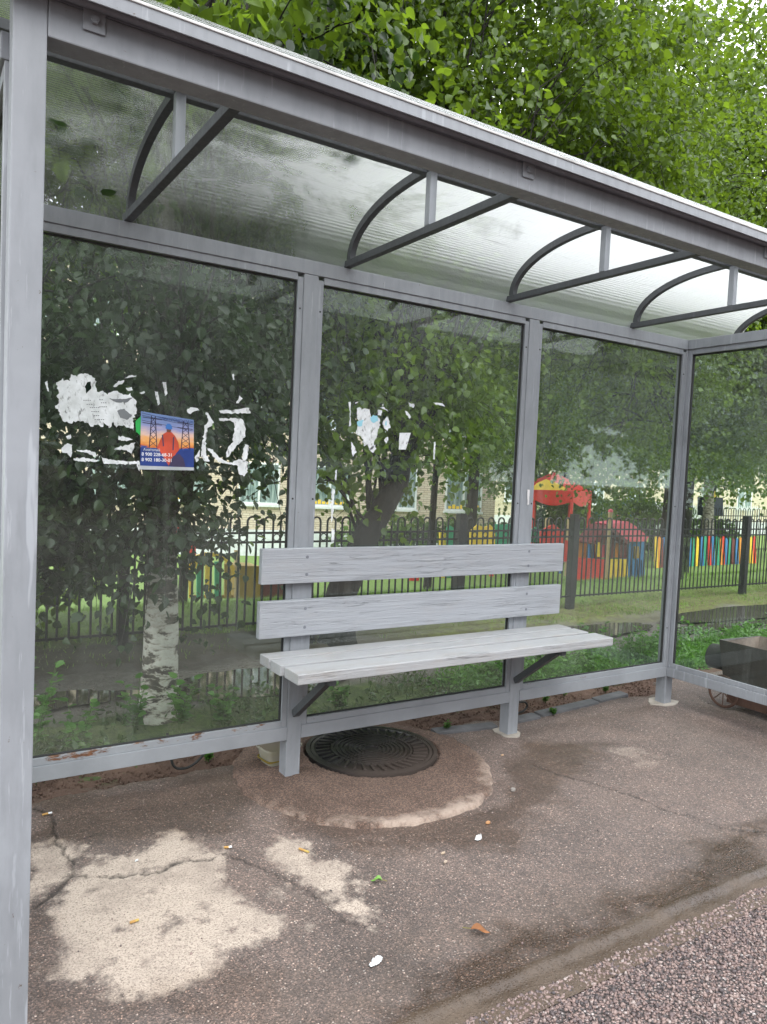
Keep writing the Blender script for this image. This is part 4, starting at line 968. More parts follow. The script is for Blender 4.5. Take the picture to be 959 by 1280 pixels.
t2 = [((1.0, 2.35, 1.6), (.35, .3, .25), 26), ((1.45, 2.5, 1.85), (.4, .3, .3), 36), ((2.0, 2.5, 1.85), (.45, .35, .3), 36), ((2.6, 2.7, 1.95), (.45, .35, .35), 40), ((1.9, 2.3, 1.2), (.2, .2, .2), 12), ((3.2, 3.0, 2.1), (.5, .4, .5), 50), ((1.2, 2.2, 1.25), (.2, .2, .2), 12), ((3.2, 2.9, 1.6), (.2, .3, .3), 12), ((2.7, 2.9, 1.45), (.2, .3, .15), 7), ((1.6, 1.9, 1.7), (.35, .2, .2), 24), ((2.2, 2.1, 1.85), (.4, .2, .25), 30), ((1.2, 1.9, 1.9), (.35, .2, .25), 34), ((1.8, 2.0, 2.15), (.5, .3, .25), 44), ((2.6, 2.4, 2.2), (.5, .3, .3), 44)]
t2 += clumps_in((2.6, 3.3, 4.6), (3.0, 1.7, 2.6), 66, .62, 66, seed=5)
tree('leaning_tree', 'dark-barked tree leaning right in front of the fence behind the bench', 'tree', [(1.42, 2.2, -.06), (1.44, 2.2, .35), (1.62, 2.2, .75), (1.92, 2.22, 1.2), (2.1, 2.3, 1.9), (2.4, 2.6, 3.5), (2.7, 3.0, 6)], .135, t2, .060, M['leaf'], M['bark'], 17, .42, .05, .65, twig_step=4)
ft = thing('fallen_twig', 'leafy twig lying on top of the translucent roof at the left end', 'twig', on(85, 175, 2, 2.36))
PP = [on(px, py, 2, 2.345) for px, py in ((62, 128), (72, 138), (66, 145), (82, 150), (92, 148), (100, 152), (96, 165), (106, 160), (60, 200), (68, 215), (76, 222), (84, 210), (100, 222), (104, 228), (160, 108), (170, 120), (182, 128), (176, 142), (160, 150), (188, 160), (150, 130), (120, 150), (430, 190), (440, 200), (130, 175), (112, 170))]
PP = [p for p in PP]; DD = rng.normal(size=(len(PP), 3)); DD[:, 2] *= .15; UU = rng.normal(size=(len(PP), 3))*.2; UU[:, 2] = 1
def roof_z(y): return min(((abs(q[0]-y), q[1]) for q in arch_pts(.018, 60)))[1]
PA = np.array([(p.x, p.y, roof_z(p.y)+.022+.012*random.random()) for p in PP])-np.array(ft.location)
pieces('leaves', PA, frames(DD, UU), .05+.03*rng.random(len(PP)), LEAFV, LEAFF, M['leaf_dark'], ft)
t2b = [((.9, 2.4, 1.9), (.4, .3, .4), 34), ((1.3, 2.6, 2.3), (.4, .3, .4), 34), ((.4, 2.3, 2.2), (.4, .3, .3), 34)]
tree('slender_tree', 'thin dark upright stem to the left of the leaning tree', 'tree', [(1.2, 2.28, -.05), (1.19, 2.28, .5), (1.1, 2.3, 1.2), (1.0, 2.4, 2.4)], .055, t2b, .055, M['leaf_dark'], M['bark'], 12, .35, .05, .7)
t3 = clumps_in((6.2, 4.4, 4.4), (3.0, 2.0, 3.0), 78, .64, 56, seed=9)
t3 = [c for c in t3 if not (c[0][2] < 3.0 and c[0][0] < 6.2)]
t3 += [((4.3, 3.4, 2.45), (.5, .4, .35), 22), ((5.2, 3.6, 2.2), (.5, .4, .4), 16), ((6.2, 3.9, 1.9), (.5, .4, .5), 34), ((7.2, 4.3, 2.0), (.6, .4, .6), 34), ((5.6, 3.3, 1.7), (.3, .3, .3), 8), ((4.1, 3.2, 1.9), (.3, .3, .3), 8)]
tree('roadside_tree', 'dark slim tree standing directly behind the corner post beyond the fence', 'tree', [(on(848, 700, 1, 4.0).x, 4.0, -.2), (on(850, 600, 1, 4.0).x, 4.0, 1.4), (on(856, 470, 1, 4.0).x, 4.05, 3.0), (7.4, 4.2, 5), (7.0, 4.4, 8)], .085, t3, .052, M['leaf'], M['bark'], 17, .45, .06, .7, twig_step=5)
b3 = on(884, 690, 1, 13.0); t5 = clumps_in((b3.x+.5, 13.2, 5.2), (3.4, 2.4, 3.6), 40, .9, 40, zmin=lambda x, y: 2.2, seed=19)+[((b3.x-.9, 12.7, 1.9), (.5, .4, .6), 26), ((b3.x+.9, 12.7, 1.7), (.5, .4, .6), 26)]
tree('birch_tree', 'tall birch with pale mottled trunk behind the coloured pickets', 'tree', [(b3.x, 13, -1.6), (b3.x-.05, 13, 0), (b3.x-.2, 13, 2), (b3.x-.3, 13.1, 5), (b3.x, 13.2, 9)], .23, t5, .11, M['leaf_far'], M['birch_old'], 14, .6, .08, .6, twig_step=0)
t4 = clumps_in((10.7, 5.4, 5.4), (3.8, 2.0, 4.2), 110, .8, 60, zmin=lambda x, y: 1.4, seed=12)
tree('roadside_tree', 'broad green tree at the far right beyond the fence', 'tree', [(on(1000, 690, 1, 5.6).x, 5.6, -.6), (on(1000, 690, 1, 5.6).x, 5.6, 2), (13.6, 5.5, 5), (13.0, 5.4, 8)], .16, t4, .085, M['leaf'], M['bark'], 14, .55, .08, .6, twig_step=0)
def far_tree(x, y, h, rad, label, zmin, seed, k=30, leaf=.17, mat='leaf_far', n=26, grp='trees behind the playground', r=None):
    z0 = z_terr(x, y) if y > 0 else .3
    cl = clumps_in((x, y, z0+h*.60), (rad, rad, h*.45), n, rad*.32, k, zmin=lambda a, b: zmin, seed=seed)
    return tree('deciduous_tree', label, 'tree', [(x, y, z0-.1), (x+.1, y, z0+h*.3), (x, y+.1, z0+h*.6), (x, y, z0+h*.9)], r or rad*.07, cl, leaf, M[mat], M['bark'], 14, rad*.25, .12, .5, grp, False, 0)
far_tree(-1.8, 5.0, 8, 2.6, 'dense dark tree behind the left glass pane beyond the fence', .9, 21, 40, .12, 'leaf_dark', 34)
far_tree(2.2, 8.5, 10, 2.8, 'tree behind the yellow play arch with crown above the ground-floor windows', 2.7, 22, 36, .12, 'leaf_far', 34, r=.07)
far_tree(6.6, 8.2, 10, 2.6, 'tree whose crown fills the middle pane above the fence', 2.6, 23, 36, .12, 'leaf_far', 34, r=.07)
far_tree(12.2, 14.0, 10, 2.8, 'tree just left of the red and yellow gazebo', 1.6, 24, 36, .16, 'leaf_far', 32)
far_tree(17.5, 15.5, 7.5, 2.4, 'leafy tree right behind the red and yellow gazebo', -.2, 25, 44, .15, 'leaf_far', 34)
far_tree(21.0, 14.0, 11, 3.2, 'tree behind the playhouse with its crown in the right pane', 2.6, 26, 28, .14, 'leaf_far', 26)
far_tree(25.5, 15.5, 11, 3.4, 'thin-stemmed tree above the coloured picket row', 2.0, 27, 30, .15, 'leaf_far', 28)
far_tree(30.0, 15.0, 12, 4.0, 'dark-stemmed tree at the right edge beyond the pickets', 2.2, 28, 40, .19, 'leaf_far', 36, r=.28)
far_tree(24.0, 24.0, 15, 5.0, 'large tree at the back between the two apartment buildings', 4.5, 29, 20, .18, 'leaf_far', 20)
far_tree(15.0, 9.0, 10, 2.5, 'tree crown hanging above the playhouse roof', 3.4, 30, 26, .12, 'leaf_far', 20)
def bush(name, label, c, rd, k, leaf, mat, seed, per=14, near=True, group=None):
    root = thing(name, label, 'bush', (c[0], c[1], c[2]-rd[2]), 0, group); B = np.array(root.location)
    u = rng.normal(size=(k, 3)); u /= np.linalg.norm(u, axis=1, keepdims=True); u *= rng.random((k, 1))**.4
    st = np.array(c)+u*np.array(rd); dr = u+rng.normal(size=(k, 3))*.4; dr[:, 2] = abs(dr[:, 2])+.2; L = np.full(k, min(rd)*.5)
    P, Rm, S = twig_leaves(st, dr, L, per, .04, leaf, .3)
    m = MB()
    for q in range(9):
        a = random.random()*6.3; m.tube([(0, 0, -.05), (math.cos(a)*rd[0]*.3, math.sin(a)*rd[1]*.3, rd[2]), (math.cos(a)*rd[0]*.7, math.sin(a)*rd[1]*.7, rd[2]*1.6)], [.012, .008, .004], 5)
    m.build('stems', M['bark'], root); pieces('foliage', P-B, Rm, S, LEAFV if near else LEAFV4, LEAFF if near else LEAFF4, M[mat], root); return root
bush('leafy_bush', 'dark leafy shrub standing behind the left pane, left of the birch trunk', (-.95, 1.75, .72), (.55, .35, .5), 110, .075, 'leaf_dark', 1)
bush('leafy_bush', 'brighter leafy shrub beyond the fence at the far left', (-.9, 3.2, .5), (.8, .4, .6), 120, .07, 'leaf', 2)
for i, (x, w) in enumerate(((10.5, 1.8), (13.6, 1.8), (16.8, 1.8), (20, 1.8), (23.4, 1.8), (27, 2))):
    bush('hedge_bush', ['pale green hedge bush left of the gazebo', 'pale green hedge bush under the gazebo', 'hedge bush right behind the timber post of the playhouse', 'hedge bush behind the pink playhouse roof', 'hedge bush behind the pickets near the corner post', 'rounded bush at the right edge behind the pickets'][i],
         (x, 15.6+.2*i, -.75), (w, .6, .75), 150, .16, 'leaf_far', 40+i, 14, False, 'clipped bushes behind the playground')
bush('round_bush', 'round light green bush in front of the parked teal car', (24.5, 18.5, .2), (1.3, .9, 1.1), 200, .15, 'leaf_far', 51, 14, False)

# small plants, grass
BL = [(-.05, 0, 0), (.05, 0, 0), (.03, .55, .06), (0, 1, .22), (-.03, .55, .06)]; BF = [(0, 1, 2, 4), (4, 2, 3)]
def blades(name, label, xs0, xs1, ys0, ys1, n, h0, h1, mat, zf, dens=None, wid=.5):
    P = np.zeros((n, 3)); P[:, 0] = rng.uniform(xs0, xs1, n); P[:, 1] = rng.uniform(ys0, ys1, n)
    if dens is not None: P = P[np.array([dens(a, b) for a, b in P[:, :2]]) > rng.random(n)]
    n = len(P); P[:, 2] = [zf(a, b)-.004 for a, b in P[:, :2]]
    d = rng.normal(size=(n, 3))*.38; d[:, 2] = 1; h = h0+(h1-h0)*rng.random(n)**1.8
    S = np.stack([h*wid*(.35+.05/np.maximum(h, .03)), h, h], 1); o = pieces(name, P, frames(d), S, BL, BF, M[mat]); tag(o, label, 'grass', kind='stuff'); return o
wd = lambda x, y: max(0, min(1, .75+1.2*fbm(x, y, 1.8, 3)))*(1 if x > 1.1 else .5)
blades('weeds', 'weeds and tall grass growing right behind the glass wall', -1.6, 4.6, .42, 1.15, 9000, .03, .12, 'weed_dull', z_terr, wd)
blades('weeds', 'green weeds behind the right pane and beside the iron cart', 1.4, 5.2, .45, 1.0, 6000, .06, .20, 'weed', z_terr, lambda x, y: max(0, min(1, .8+.9*fbm(x, y, 1.3, 7))))
blades('verge_grass', 'short mossy grass between the path and the fence', -2, 12, 2.1, 2.95, 30000, .012, .045, 'grass', z_terr, lambda x, y: max(0, min(1, .4+1.2*fbm(x, y, 1.5, 5)))*(1 if x > 2.4 else .15), 1.0)
blades('lawn_grass', 'lawn grass inside the playground fence', -1, 16, 2.7, 7.5, 60000, .03, .09, 'grass', z_terr, lambda x, y: max(0, min(1, .6+1.0*fbm(x, y, .9, 6))), .8)
def leafy_mat(name, label, xs0, xs1, ys0, ys1, n, hmax, size, mat, dens):
    P = np.zeros((n, 3)); P[:, 0] = rng.uniform(xs0, xs1, n); P[:, 1] = rng.uniform(ys0, ys1, n); P = P[np.array([dens(a, b) for a, b in P[:, :2]]) > rng.random(n)]
    hh = np.array([max(.15, .6+.9*fbm(a, b, 2.6, 4)) for a, b in P[:, :2]]); P[:, 2] = np.array([z_terr(a, b) for a, b in P[:, :2]])+rng.random(len(P))**1.2*hmax*hh
    d = rng.normal(size=P.shape); d[:, 2] = d[:, 2]*.5+.25; up = rng.normal(size=P.shape)*.5; up[:, 2] += .9
    S = size*(.5+.8*rng.random(len(P))); o = pieces(name, P, frames(d, up), np.stack([S*.6, S, S], 1), LEAFV, LEAFF, M[mat]); tag(o, label, 'weeds', kind='stuff')
leafy_mat('weeds', 'leafy ground weeds right behind the left and middle panes', -1.5, 1.4, .5, 1.15, 5000, .13, .035, 'weed_dull', lambda x, y: max(0, min(1, .35+1.2*fbm(x, y, 2.0, 3)))*(1.0 if x < -.4 else .6))
leafy_mat('weeds', 'bright leafy weeds behind the right pane and by the iron cart', 1.3, 5.4, .45, 1.02, 22000, .19, .034, 'weed', lambda x, y: max(0, min(1, .7+1.0*fbm(x, y, 1.6, 7))))
def weed_plant(x, y, h, n, label, leaf=.035, z=None):
    z = z_terr(x, y) if z is None else z
    root = thing('weed_plant', label, 'plant', (x, y, z), random.random()*6); m = MB(); P = []; D = []
    for s in range(n):
        a = random.random()*6.3; l = h*random.uniform(.6, 1); tip = Vector((math.cos(a)*l*.28, math.sin(a)*l*.28, l)); m.tube([(0, 0, 0), tip*.5+Vector((0, 0, .02)), tip], [.0025, .002, .001], 4)
        for k in range(9):
            t = .25+.75*k/8; P.append(tip*t); b = k*2.4+a; D.append((math.cos(b), math.sin(b), .25))
    m.build('stems', flat('weed_stem', (.07, .12, .03), .7), root)
    D = np.array(D)+rng.normal(size=(len(D), 3))*.15; up = rng.normal(size=D.shape)*.3; up[:, 2] += 1
    pieces('leaves', np.array([tuple(p) for p in P]), frames(D, up), leaf*(.7+.6*rng.random(len(P))), LEAFV, LEAFF, M['weed'], root)
wl = ['tall nettle-like weed behind the glass next to the front post', 'leafy weed between the front post and the birch', 'weed growing at the left foot of the birch trunk', 'weed with broad leaves in front of the birch trunk', 'weed right of the birch trunk behind the left pane', 'weed behind the middle pane under the bench seat',
      'weed behind the right pane next to the bench', 'tall weed in the middle behind the right pane', 'tall weed by the corner post', 'weed outside the side glass near the corner', 'weed behind the iron cart', 'low weed at the far left bottom behind the pane']
for i, (x, y, h) in enumerate(((-.88, .72, .42), (-.72, .6, .26), (-.42, .85, .26), (-.22, .80, .25), (-.02, .75, .2), (.6, .7, .16), (1.7, .7, .24), (2.2, .8, .30), (2.75, .9, .34), (3.0, .65, .30), (3.5, .75, .34), (-1.0, .5, .28))):
    weed_plant(x, y, h, 7, wl[i], .042)
for i, (x, y, lb) in enumerate(((-.24, .33, 'tiny green sprout on the soil under the left lower rail'), (1.62, .145, 'small grass tuft at the kerb stones right of the second bench post'), (1.75, .33, 'small green sprout behind the kerb stones'), (1.95, .38, 'second green sprout on the soil strip towards the corner post'), (2.25, .33, 'low sprouts by the corner post'), (.93, .19, 'green tuft left of the second bench post'))):
    weed_plant(x, y, .05, 6, lb, .018, -.004)

# ------------------------------------------------------------------ arched steel fence
fence = thing('metal_fence', 'black steel fence with hooped bar tops between the path and the playground', 'fence', (4.35, 2.62, 0))
FP = [(-3.02, 2.42), (-.11, 2.45), (1.37, 2.53), (4.35, 2.63), (7.26, 2.58), (10.2, 2.55), (13.1, 2.55)]
FL = Vector((4.35, 2.62, 0))
FP[2] = (wy(577, 643, 2.53)[0], 2.53)
def fpanel(a, b, rings):
    m = MB(); L = math.dist(a, b); ux, uy = (b[0]-a[0])/L, (b[1]-a[1])/L
    P = lambda s, z: Vector((a[0]+ux*s, a[1]+uy*s, z))-FL
    n = max(1, round((L-.08)/.136)); st = (L-.08)/n; w = st*.27
    for k in range(n):
        c = .04+st*(k+.5); pts = [P(c-w, .085)]+[P(c-w, .5)]+[P(c-w*math.cos(t), .862+w*math.sin(t)) for t in [math.pi*j/8 for j in range(9)]]+[P(c+w, .5), P(c+w, .085)]
        m.tube(pts, .0082, 6)
        if rings and k < n-1: m.ring(P(c+st/2, .742), (-uy, ux, 0), .026, .0045, 14, 5)
    for z in (.10, .708, .778): m.tube([P(.02, z), P(L-.02, z)], 1, sq=(.012, .016))
    m.build('fence_panel', M['black'], fence, True)
for i, (a, b) in enumerate(zip(FP, FP[1:])): fpanel(a, b, i < 3)
for x, y in FP:
    m = MB(); m.box(x-.035-FL.x, x+.035-FL.x, y-.035-FL.y, y+.035-FL.y, -.1, .935, .004); m.build('post', M['black'], fence)
f2 = thing('metal_fence', 'lower black hooped fence further back at the right edge, beyond the pickets', 'fence', (30, 13.5, -1.3))
m = MB()
for k in range(46):
    c = -7+k*.3; m.tube([(c-.08, 0, .2)]+[(c-.08*math.cos(t), 0, 1.75+.08*math.sin(t)) for t in [math.pi*j/6 for j in range(7)]]+[(c+.08, 0, .2)], .014, 5)
for z in (.3, 1.35, 1.55): m.tube([(-7.2, 0, z), (7, 0, z)], 1, sq=(.03, .03))
m.build('fence_panel', M['black'], f2)
f3 = thing('picket_railing', 'white metal railing in front of the parked cars in the background', 'fence', (30, 20.5, -1.2))
m = MB()
for k in range(70): m.box(-5+k*.18-.02, -5+k*.18+.02, -.01, .01, 0, 1.55)
for z in (.35, 1.4): m.box(-5.1, 7.6, -.03, -.012, z, z+.05)
m.build('railing_bars', M['white'], f3)

# ------------------------------------------------------------------ playground (set out on surveyed planes)
def W3(px, py, y): return on(px, py, 1, y)
def pgthing(name, label, cat, px, py, y, group=None):
    p = W3(px, py, y); return thing(name, label, cat, (p.x, y, p.z), 0, group)
def board(root, name, poly, y, mat, th=.04):
    B = Vector(root.location); m = MB(); m.prism([W3(px, py, y)-B for px, py in poly], (0, th, 0)); return m.build(name, M[mat], root)
def rect(x0, y0, x1, y1): return [(x0, y1), (x1, y1), (x1, y0), (x0, y0)]
ph = pgthing('playhouse', 'colourful toy house with pink roof, red and yellow low walls and a blue tower', 'playhouse', 745, 727, 10)
board(ph, 'low_wall', [(712, 727), (760, 729), (762, 700), (740, 698), (716, 697)], 10.0, 'red'); board(ph, 'low_wall', [(762, 729), (785, 732), (785, 699), (762, 699)], 10.0, 'yellow')
for x in (768, 774, 779): board(ph, 'board_joint', rect(x, 700, x+.7, 730), 9.985, 'ochre', .012)
board(ph, 'gable', [(744, 699), (744, 680), (763, 661), (785, 680), (785, 698), (775, 698), (775, 678), (768, 678), (768, 698), (758, 698), (758, 680), (751, 680), (751, 699)], 10.1, 'maroon')
board(ph, 'window_board', rect(746, 678, 750, 696), 9.97, 'yellow'); board(ph, 'window_board', rect(769.5, 679, 773.5, 697), 10.16, 'orange'); board(ph, 'window_board', rect(752, 681, 757, 697), 10.16, 'pink')
board(ph, 'tower', [(786, 731), (797, 733), (806, 730), (806, 677), (786, 677)], 10.05, 'blue', .25)
board(ph, 'tower_window', rect(794, 683, 799, 698), 9.99, 'ochre', .05)
for x in (790, 797, 802): board(ph, 'tower_joint', rect(x, 700, x+.6, 731), 10.03, 'navy', .015)
B = Vector(ph.location); m = MB()
ra, rb, rc, rd_ = W3(762, 655, 10.0)-B, W3(785, 651, 10.0)-B, W3(810, 673, 10.0)-B, W3(783, 676, 10.0)-B
m.prism([W3(763, 655, 9.9)-B, W3(786, 652, 9.9)-B, W3(798, 660, 9.9)-B, W3(811, 671, 9.9)-B, W3(808, 677, 9.9)-B, W3(788, 677, 9.9)-B, W3(778, 670, 9.9)-B], (0, .55, 0)); m.build('roof', M['pink'], ph)
m = MB(); m.prism([W3(762, 657, 9.86)-B, W3(741, 679, 9.86)-B, W3(744, 681, 9.86)-B, W3(763, 662, 9.86)-B, W3(785, 681, 9.86)-B, W3(788, 678, 9.86)-B], (0, .6, 0)); m.build('gable_trim', M['maroon'], ph)
board(ph, 'back_wall', rect(737, 673, 745, 698), 10.7, 'blue', .06)
for (x, y0, y1, yy, lb) in ((759.5, 640, 702, 9.6, 'tall timber post with pink tip beside the playhouse gable'), (682, 651, 690, 10.5, 'left timber post by the red climbing panels'), (709, 651, 700, 10.5, 'timber post just left of the tall fence post')):
    r_ = pgthing('timber_post', lb, 'post', x, y1, yy); B = Vector(r_.location); m = MB(); top = W3(x, y0, yy)-B; m.tube([(0, 0, -.4), (0, 0, top.z)], .055 if x < 750 else .05, 10); m.build('shaft', M['timber'], r_, True)
    m = MB(); m.lathe([(.06, 0), (.055, .05), (0, .08)], (0, 0, top.z), 12); m.build('cap', M['pink'] if x > 750 else M['timber'], r_, True)
cf = pgthing('climbing_frame', 'red and blue climbing panels partly hidden by the bench back and the fence post', 'play frame', 695, 708, 10.4)
board(cf, 'side_panel', [(676, 688), (676, 664), (683, 660), (692, 655), (700, 661), (706, 663), (706, 688)], 10.4, 'red'); board(cf, 'side_panel', [(700, 702), (700, 674), (712, 676), (712, 702)], 10.3, 'red'); board(cf, 'side_panel', [(722, 698), (722, 672), (733, 678), (734, 698)], 10.3, 'orange')
board(cf, 'blue_panel', rect(711, 682, 729, 697), 10.5, 'blue'); board(cf, 'green_panel', [(662, 678), (662, 663), (670, 659), (677, 663), (677, 678)], 10.6, 'green'); board(cf, 'platform', rect(698, 699, 712, 703), 10.35, 'white')
for x in (701, 711): board(cf, 'support', rect(x-1, 703, x+1, 717), 10.36, 'blue')
gz = pgthing('gazebo', 'small play gazebo with red roof, yellow front gable and red scalloped valance', 'gazebo', 690, 682, 14)
B = Vector(gz.location); cx_ = W3(690, 640, 14).x-B.x; zt = W3(690, 592, 14).z-B.z; ze = W3(690, 612, 14).z-B.z; zv = W3(690, 640, 14).z-B.z; rad = (W3(722, 620, 14).x-W3(668, 620, 14).x)*.62
m = MB(); ring6 = [Vector((cx_+rad*math.cos(R(60*k+15)), rad*math.sin(R(60*k+15)), ze)) for k in range(6)]; ap = m.bm.verts.new((cx_, 0, zt+.05)); vs = [m.bm.verts.new(p) for p in ring6]
for k in range(6): m.bm.faces.new((vs[k], vs[(k+1) % 6], ap))
m.build('roof', M['red'], gz)
m = MB()
for k in range(6):
    a, b = ring6[k], ring6[(k+1) % 6]; n = 8; top = [a.lerp(b, j/n) for j in range(n+1)]; bot = [p-Vector((0, 0, .30+.16*abs(math.sin(math.pi*j/n*1.0)))) for j, p in enumerate(top)]
    tv = [m.bm.verts.new(p) for p in top]; bv = [m.bm.verts.new(p) for p in bot]
    for j in range(n): m.bm.faces.new((tv[j], tv[j+1], bv[j+1], bv[j]))
m.build('valance', M['red'], gz)
m = MB(); yg = 14-rad-.05; m.prism([W3(px_, py_, yg)-B for px_, py_ in ((664, 612), (710, 613), (702, 606), (683, 599), (672, 604))], (0, .03, 0)); m.build('front_gable', M['yellow'], gz)
for k in range(6): m = MB(); p = ring6[k]; m.tube([(p.x*.96+cx_*.04, p.y*.96, -.35), (p.x*.96+cx_*.04, p.y*.96, ze)], .05, 8); m.build('leg', M['red'], gz, True)
pk = [('yellow', 858), ('blue', 862.5), ('green', 866.5), ('yellow', 872), ('blue', 878), ('green', 882), ('red', 887.5), ('blue', 892), ('green', 897.5), ('orange', 902.5), ('red', 905), ('blue', 908), ('green', 912), ('maroon', 917), ('blue', 921.5), ('orange', 926.5), ('green', 930), ('blue', 934), ('yellow', 939.5), ('red', 943.5)]
pk = [('yellow', 821), ('orange', 825), ('maroon', 828), ('blue', 831), ('green', 835), ('orange', 839), ('red', 843), ('blue', 847), ('green', 852)]+pk
pr_ = pgthing('picket_fence', 'row of picket boards painted yellow, blue, green, orange and red on the lawn', 'fence', 880, 712, 12)
B = Vector(pr_.location)
for i, (c, x) in enumerate(pk):
    h = random.uniform(-2, 1.5); m = MB(); m.prism([W3(x-1.8, 712, 12)-B, W3(x+1.8, 712, 12)-B, W3(x+1.8, 674+h, 12)-B, W3(x, 671+h, 12)-B, W3(x-1.8, 674+h, 12)-B], (0, .03, 0)); m.build('picket', M[c], pr_)
m = MB(); m.prism([W3(p[0], p[1], 12)-B+Vector((0, .05, 0)) for p in ((819, 682), (946, 684), (946, 682), (819, 680))], (0, .03, 0)); m.prism([W3(p[0], p[1], 12)-B+Vector((0, .05, 0)) for p in ((819, 702), (946, 704), (946, 702), (819, 700))], (0, .03, 0)); m.build('rail', M['timber'], pr_)
ar = pgthing('play_arch', 'yellow wooden play arch with green and yellow slats by the left pane', 'play frame', 275, 748, 9)
board(ar, 'arch_top', [(240, 712), (240, 701), (246, 694), (258, 690.5), (272, 691), (284, 697), (293, 708), (296, 722), (292, 722), (289, 711), (281, 701), (271, 696), (258, 695.5), (249, 699), (245, 712)], 9, 'yellow')
for c, x0_, x1_, yt in (('yellow', 231, 234, 691), ('yellow', 237, 241, 700), ('green', 246.5, 254.5, 701), ('yellow', 257, 265, 698), ('green', 269, 277, 702), ('ochre', 281, 289, 705)): board(ar, 'slat', rect(x0_, yt, x1_, 748), 9.03, c)
board(ar, 'slat', rect(241, 744, 292, 748), 9.08, 'ochre')
bx = pgthing('play_box', 'ochre and dark red play panel behind the left end of the bench back', 'play frame', 325, 750, 9)
board(bx, 'panel', [(294, 748), (294, 707), (326, 708), (325, 750)], 9, 'ochre', .5); board(bx, 'panel', [(326, 748), (357, 748), (357, 728), (326, 728)], 9.2, 'maroon', .4); board(bx, 'corner_post', rect(295, 688, 300, 748), 8.95, 'timber', .08)
sl = pgthing('slide_arch', 'red curved tube end of a slide showing left of the fence hoops', 'slide', 232, 690, 10)
B = Vector(sl.location); m = MB(); m.tube([W3(x, y, 10)-B for x, y in ((212, 667), (222, 662), (231, 664), (238, 671), (240, 684), (240, 700))], .07, 10); m.build('tube', M['red'], sl, True)
wv = pgthing('wavy_panel', 'low green and yellow wavy play panels seen above the bench back', 'play frame', 600, 700, 12)
board(wv, 'green_panel', [(559, 722), (559, 660), (563, 657), (568, 660), (573, 656), (577, 655), (577, 722)], 12, 'green'); board(wv, 'yellow_panel', [(550, 722), (550, 665), (554, 662), (559, 664), (559, 722)], 12.05, 'yellow')
board(wv, 'yellow_panel', [(588, 700), (588, 664), (597, 656), (606, 659), (613, 656), (619, 662), (619, 700)], 12, 'yellow'); board(wv, 'green_panel', [(620, 700), (620, 655), (628, 656), (640, 655), (640, 700)], 12, 'green'); board(wv, 'support', rect(613, 715, 617, 730), 11.9, 'red'); board(wv, 'support', rect(513, 714, 524, 726), 11.8, 'red')
yb = pgthing('play_tower', 'narrow yellow topped dark play tower beyond the birch on the right', 'play tower', 893, 642, 14)
board(yb, 'roof_board', [(888, 622), (888, 614), (891, 610), (895, 613), (896, 622)], 14, 'yellow', .1); board(yb, 'body', rect(887, 622, 904, 645), 14.1, 'navy', .5)

# ------------------------------------------------------------------ buildings
def building(name, label, org, ang, bays, storeys, z0, mat, plinth_h, bay_w, st_h, wins, depth=12):
    root = thing(name, label, 'building', (org[0], org[1], z0), ang); Wd = bay_w*bays; H = plinth_h+st_h*storeys+.6
    m = MB(); m.box(0, Wd, 0, depth, plinth_h, H, 0); m.build('wall', mat, root)
    m = MB(); m.box(-.04, Wd+.04, -.06, depth, -1.5, plinth_h, 0); m.build('plinth', M['plinth'], root)
    m = MB(); m.box(-.3, Wd+.3, -.35, depth+.3, H, H+.22); m.build('roof', M['concrete'], root)
    for s in range(storeys):
        for b in range(bays):
            w, h = wins; x = bay_w*(b+.5); zb = plinth_h+.95+s*st_h
            m = MB()
            for q in ((x-w/2, x-w/2+.07, zb, zb+h), (x+w/2-.07, x+w/2, zb, zb+h), (x-w/2+.07, x+w/2-.07, zb, zb+.07), (x-w/2+.07, x+w/2-.07, zb+h-.07, zb+h), (x-.04, x+.04, zb+.07, zb+h-.07)): m.box(q[0], q[1], -.05, .03, q[2], q[3])
            m.box(x-w/2-.05, x+w/2+.05, -.12, .0, zb-.09, zb-.002); fr = m.build('window', M['white'], root)
            m = MB(); m.box(x-w/2+.05, x+w/2-.05, -.02, -.004, zb+.05, zb+h-.05); m.build('pane', M['pane'], fr)
            if s == 0 and b % 2: m = MB(); [m.box(x-w/2+.15+k*.16, x-w/2+.27+k*.16, -.028, -.021, zb+.09, zb+.19+.06*(k % 2)) for k in range(int(w/.16)-1)]; m.build('window_flowers', M['yellow'], fr)
    return root
ang = R(-21); dx, dy = math.cos(ang), math.sin(ang)
O = (7.65-dx*9.75, 24-dy*9.75)
building('kindergarten_building', 'long pale brick building with white window frames and whitewashed plinth behind the playground', O, ang, 8, 3, -2.0, M['brick'], .93, 2.64, 2.9, (1.5, 1.55))
building('apartment_building', 'taller yellow brick apartment building far behind, seen through the right pane', (31, 35), R(-16), 14, 5, -2.2, M['brick_yellow'], 1.0, 3.1, 2.9, (1.3, 1.5))
building('brown_building', 'brown apartment building across the street, reflected in the glass wall', (40, -46), R(180), 20, 5, .3, M['brown_brick'], .9, 3.0, 2.9, (1.4, 1.5), 10)

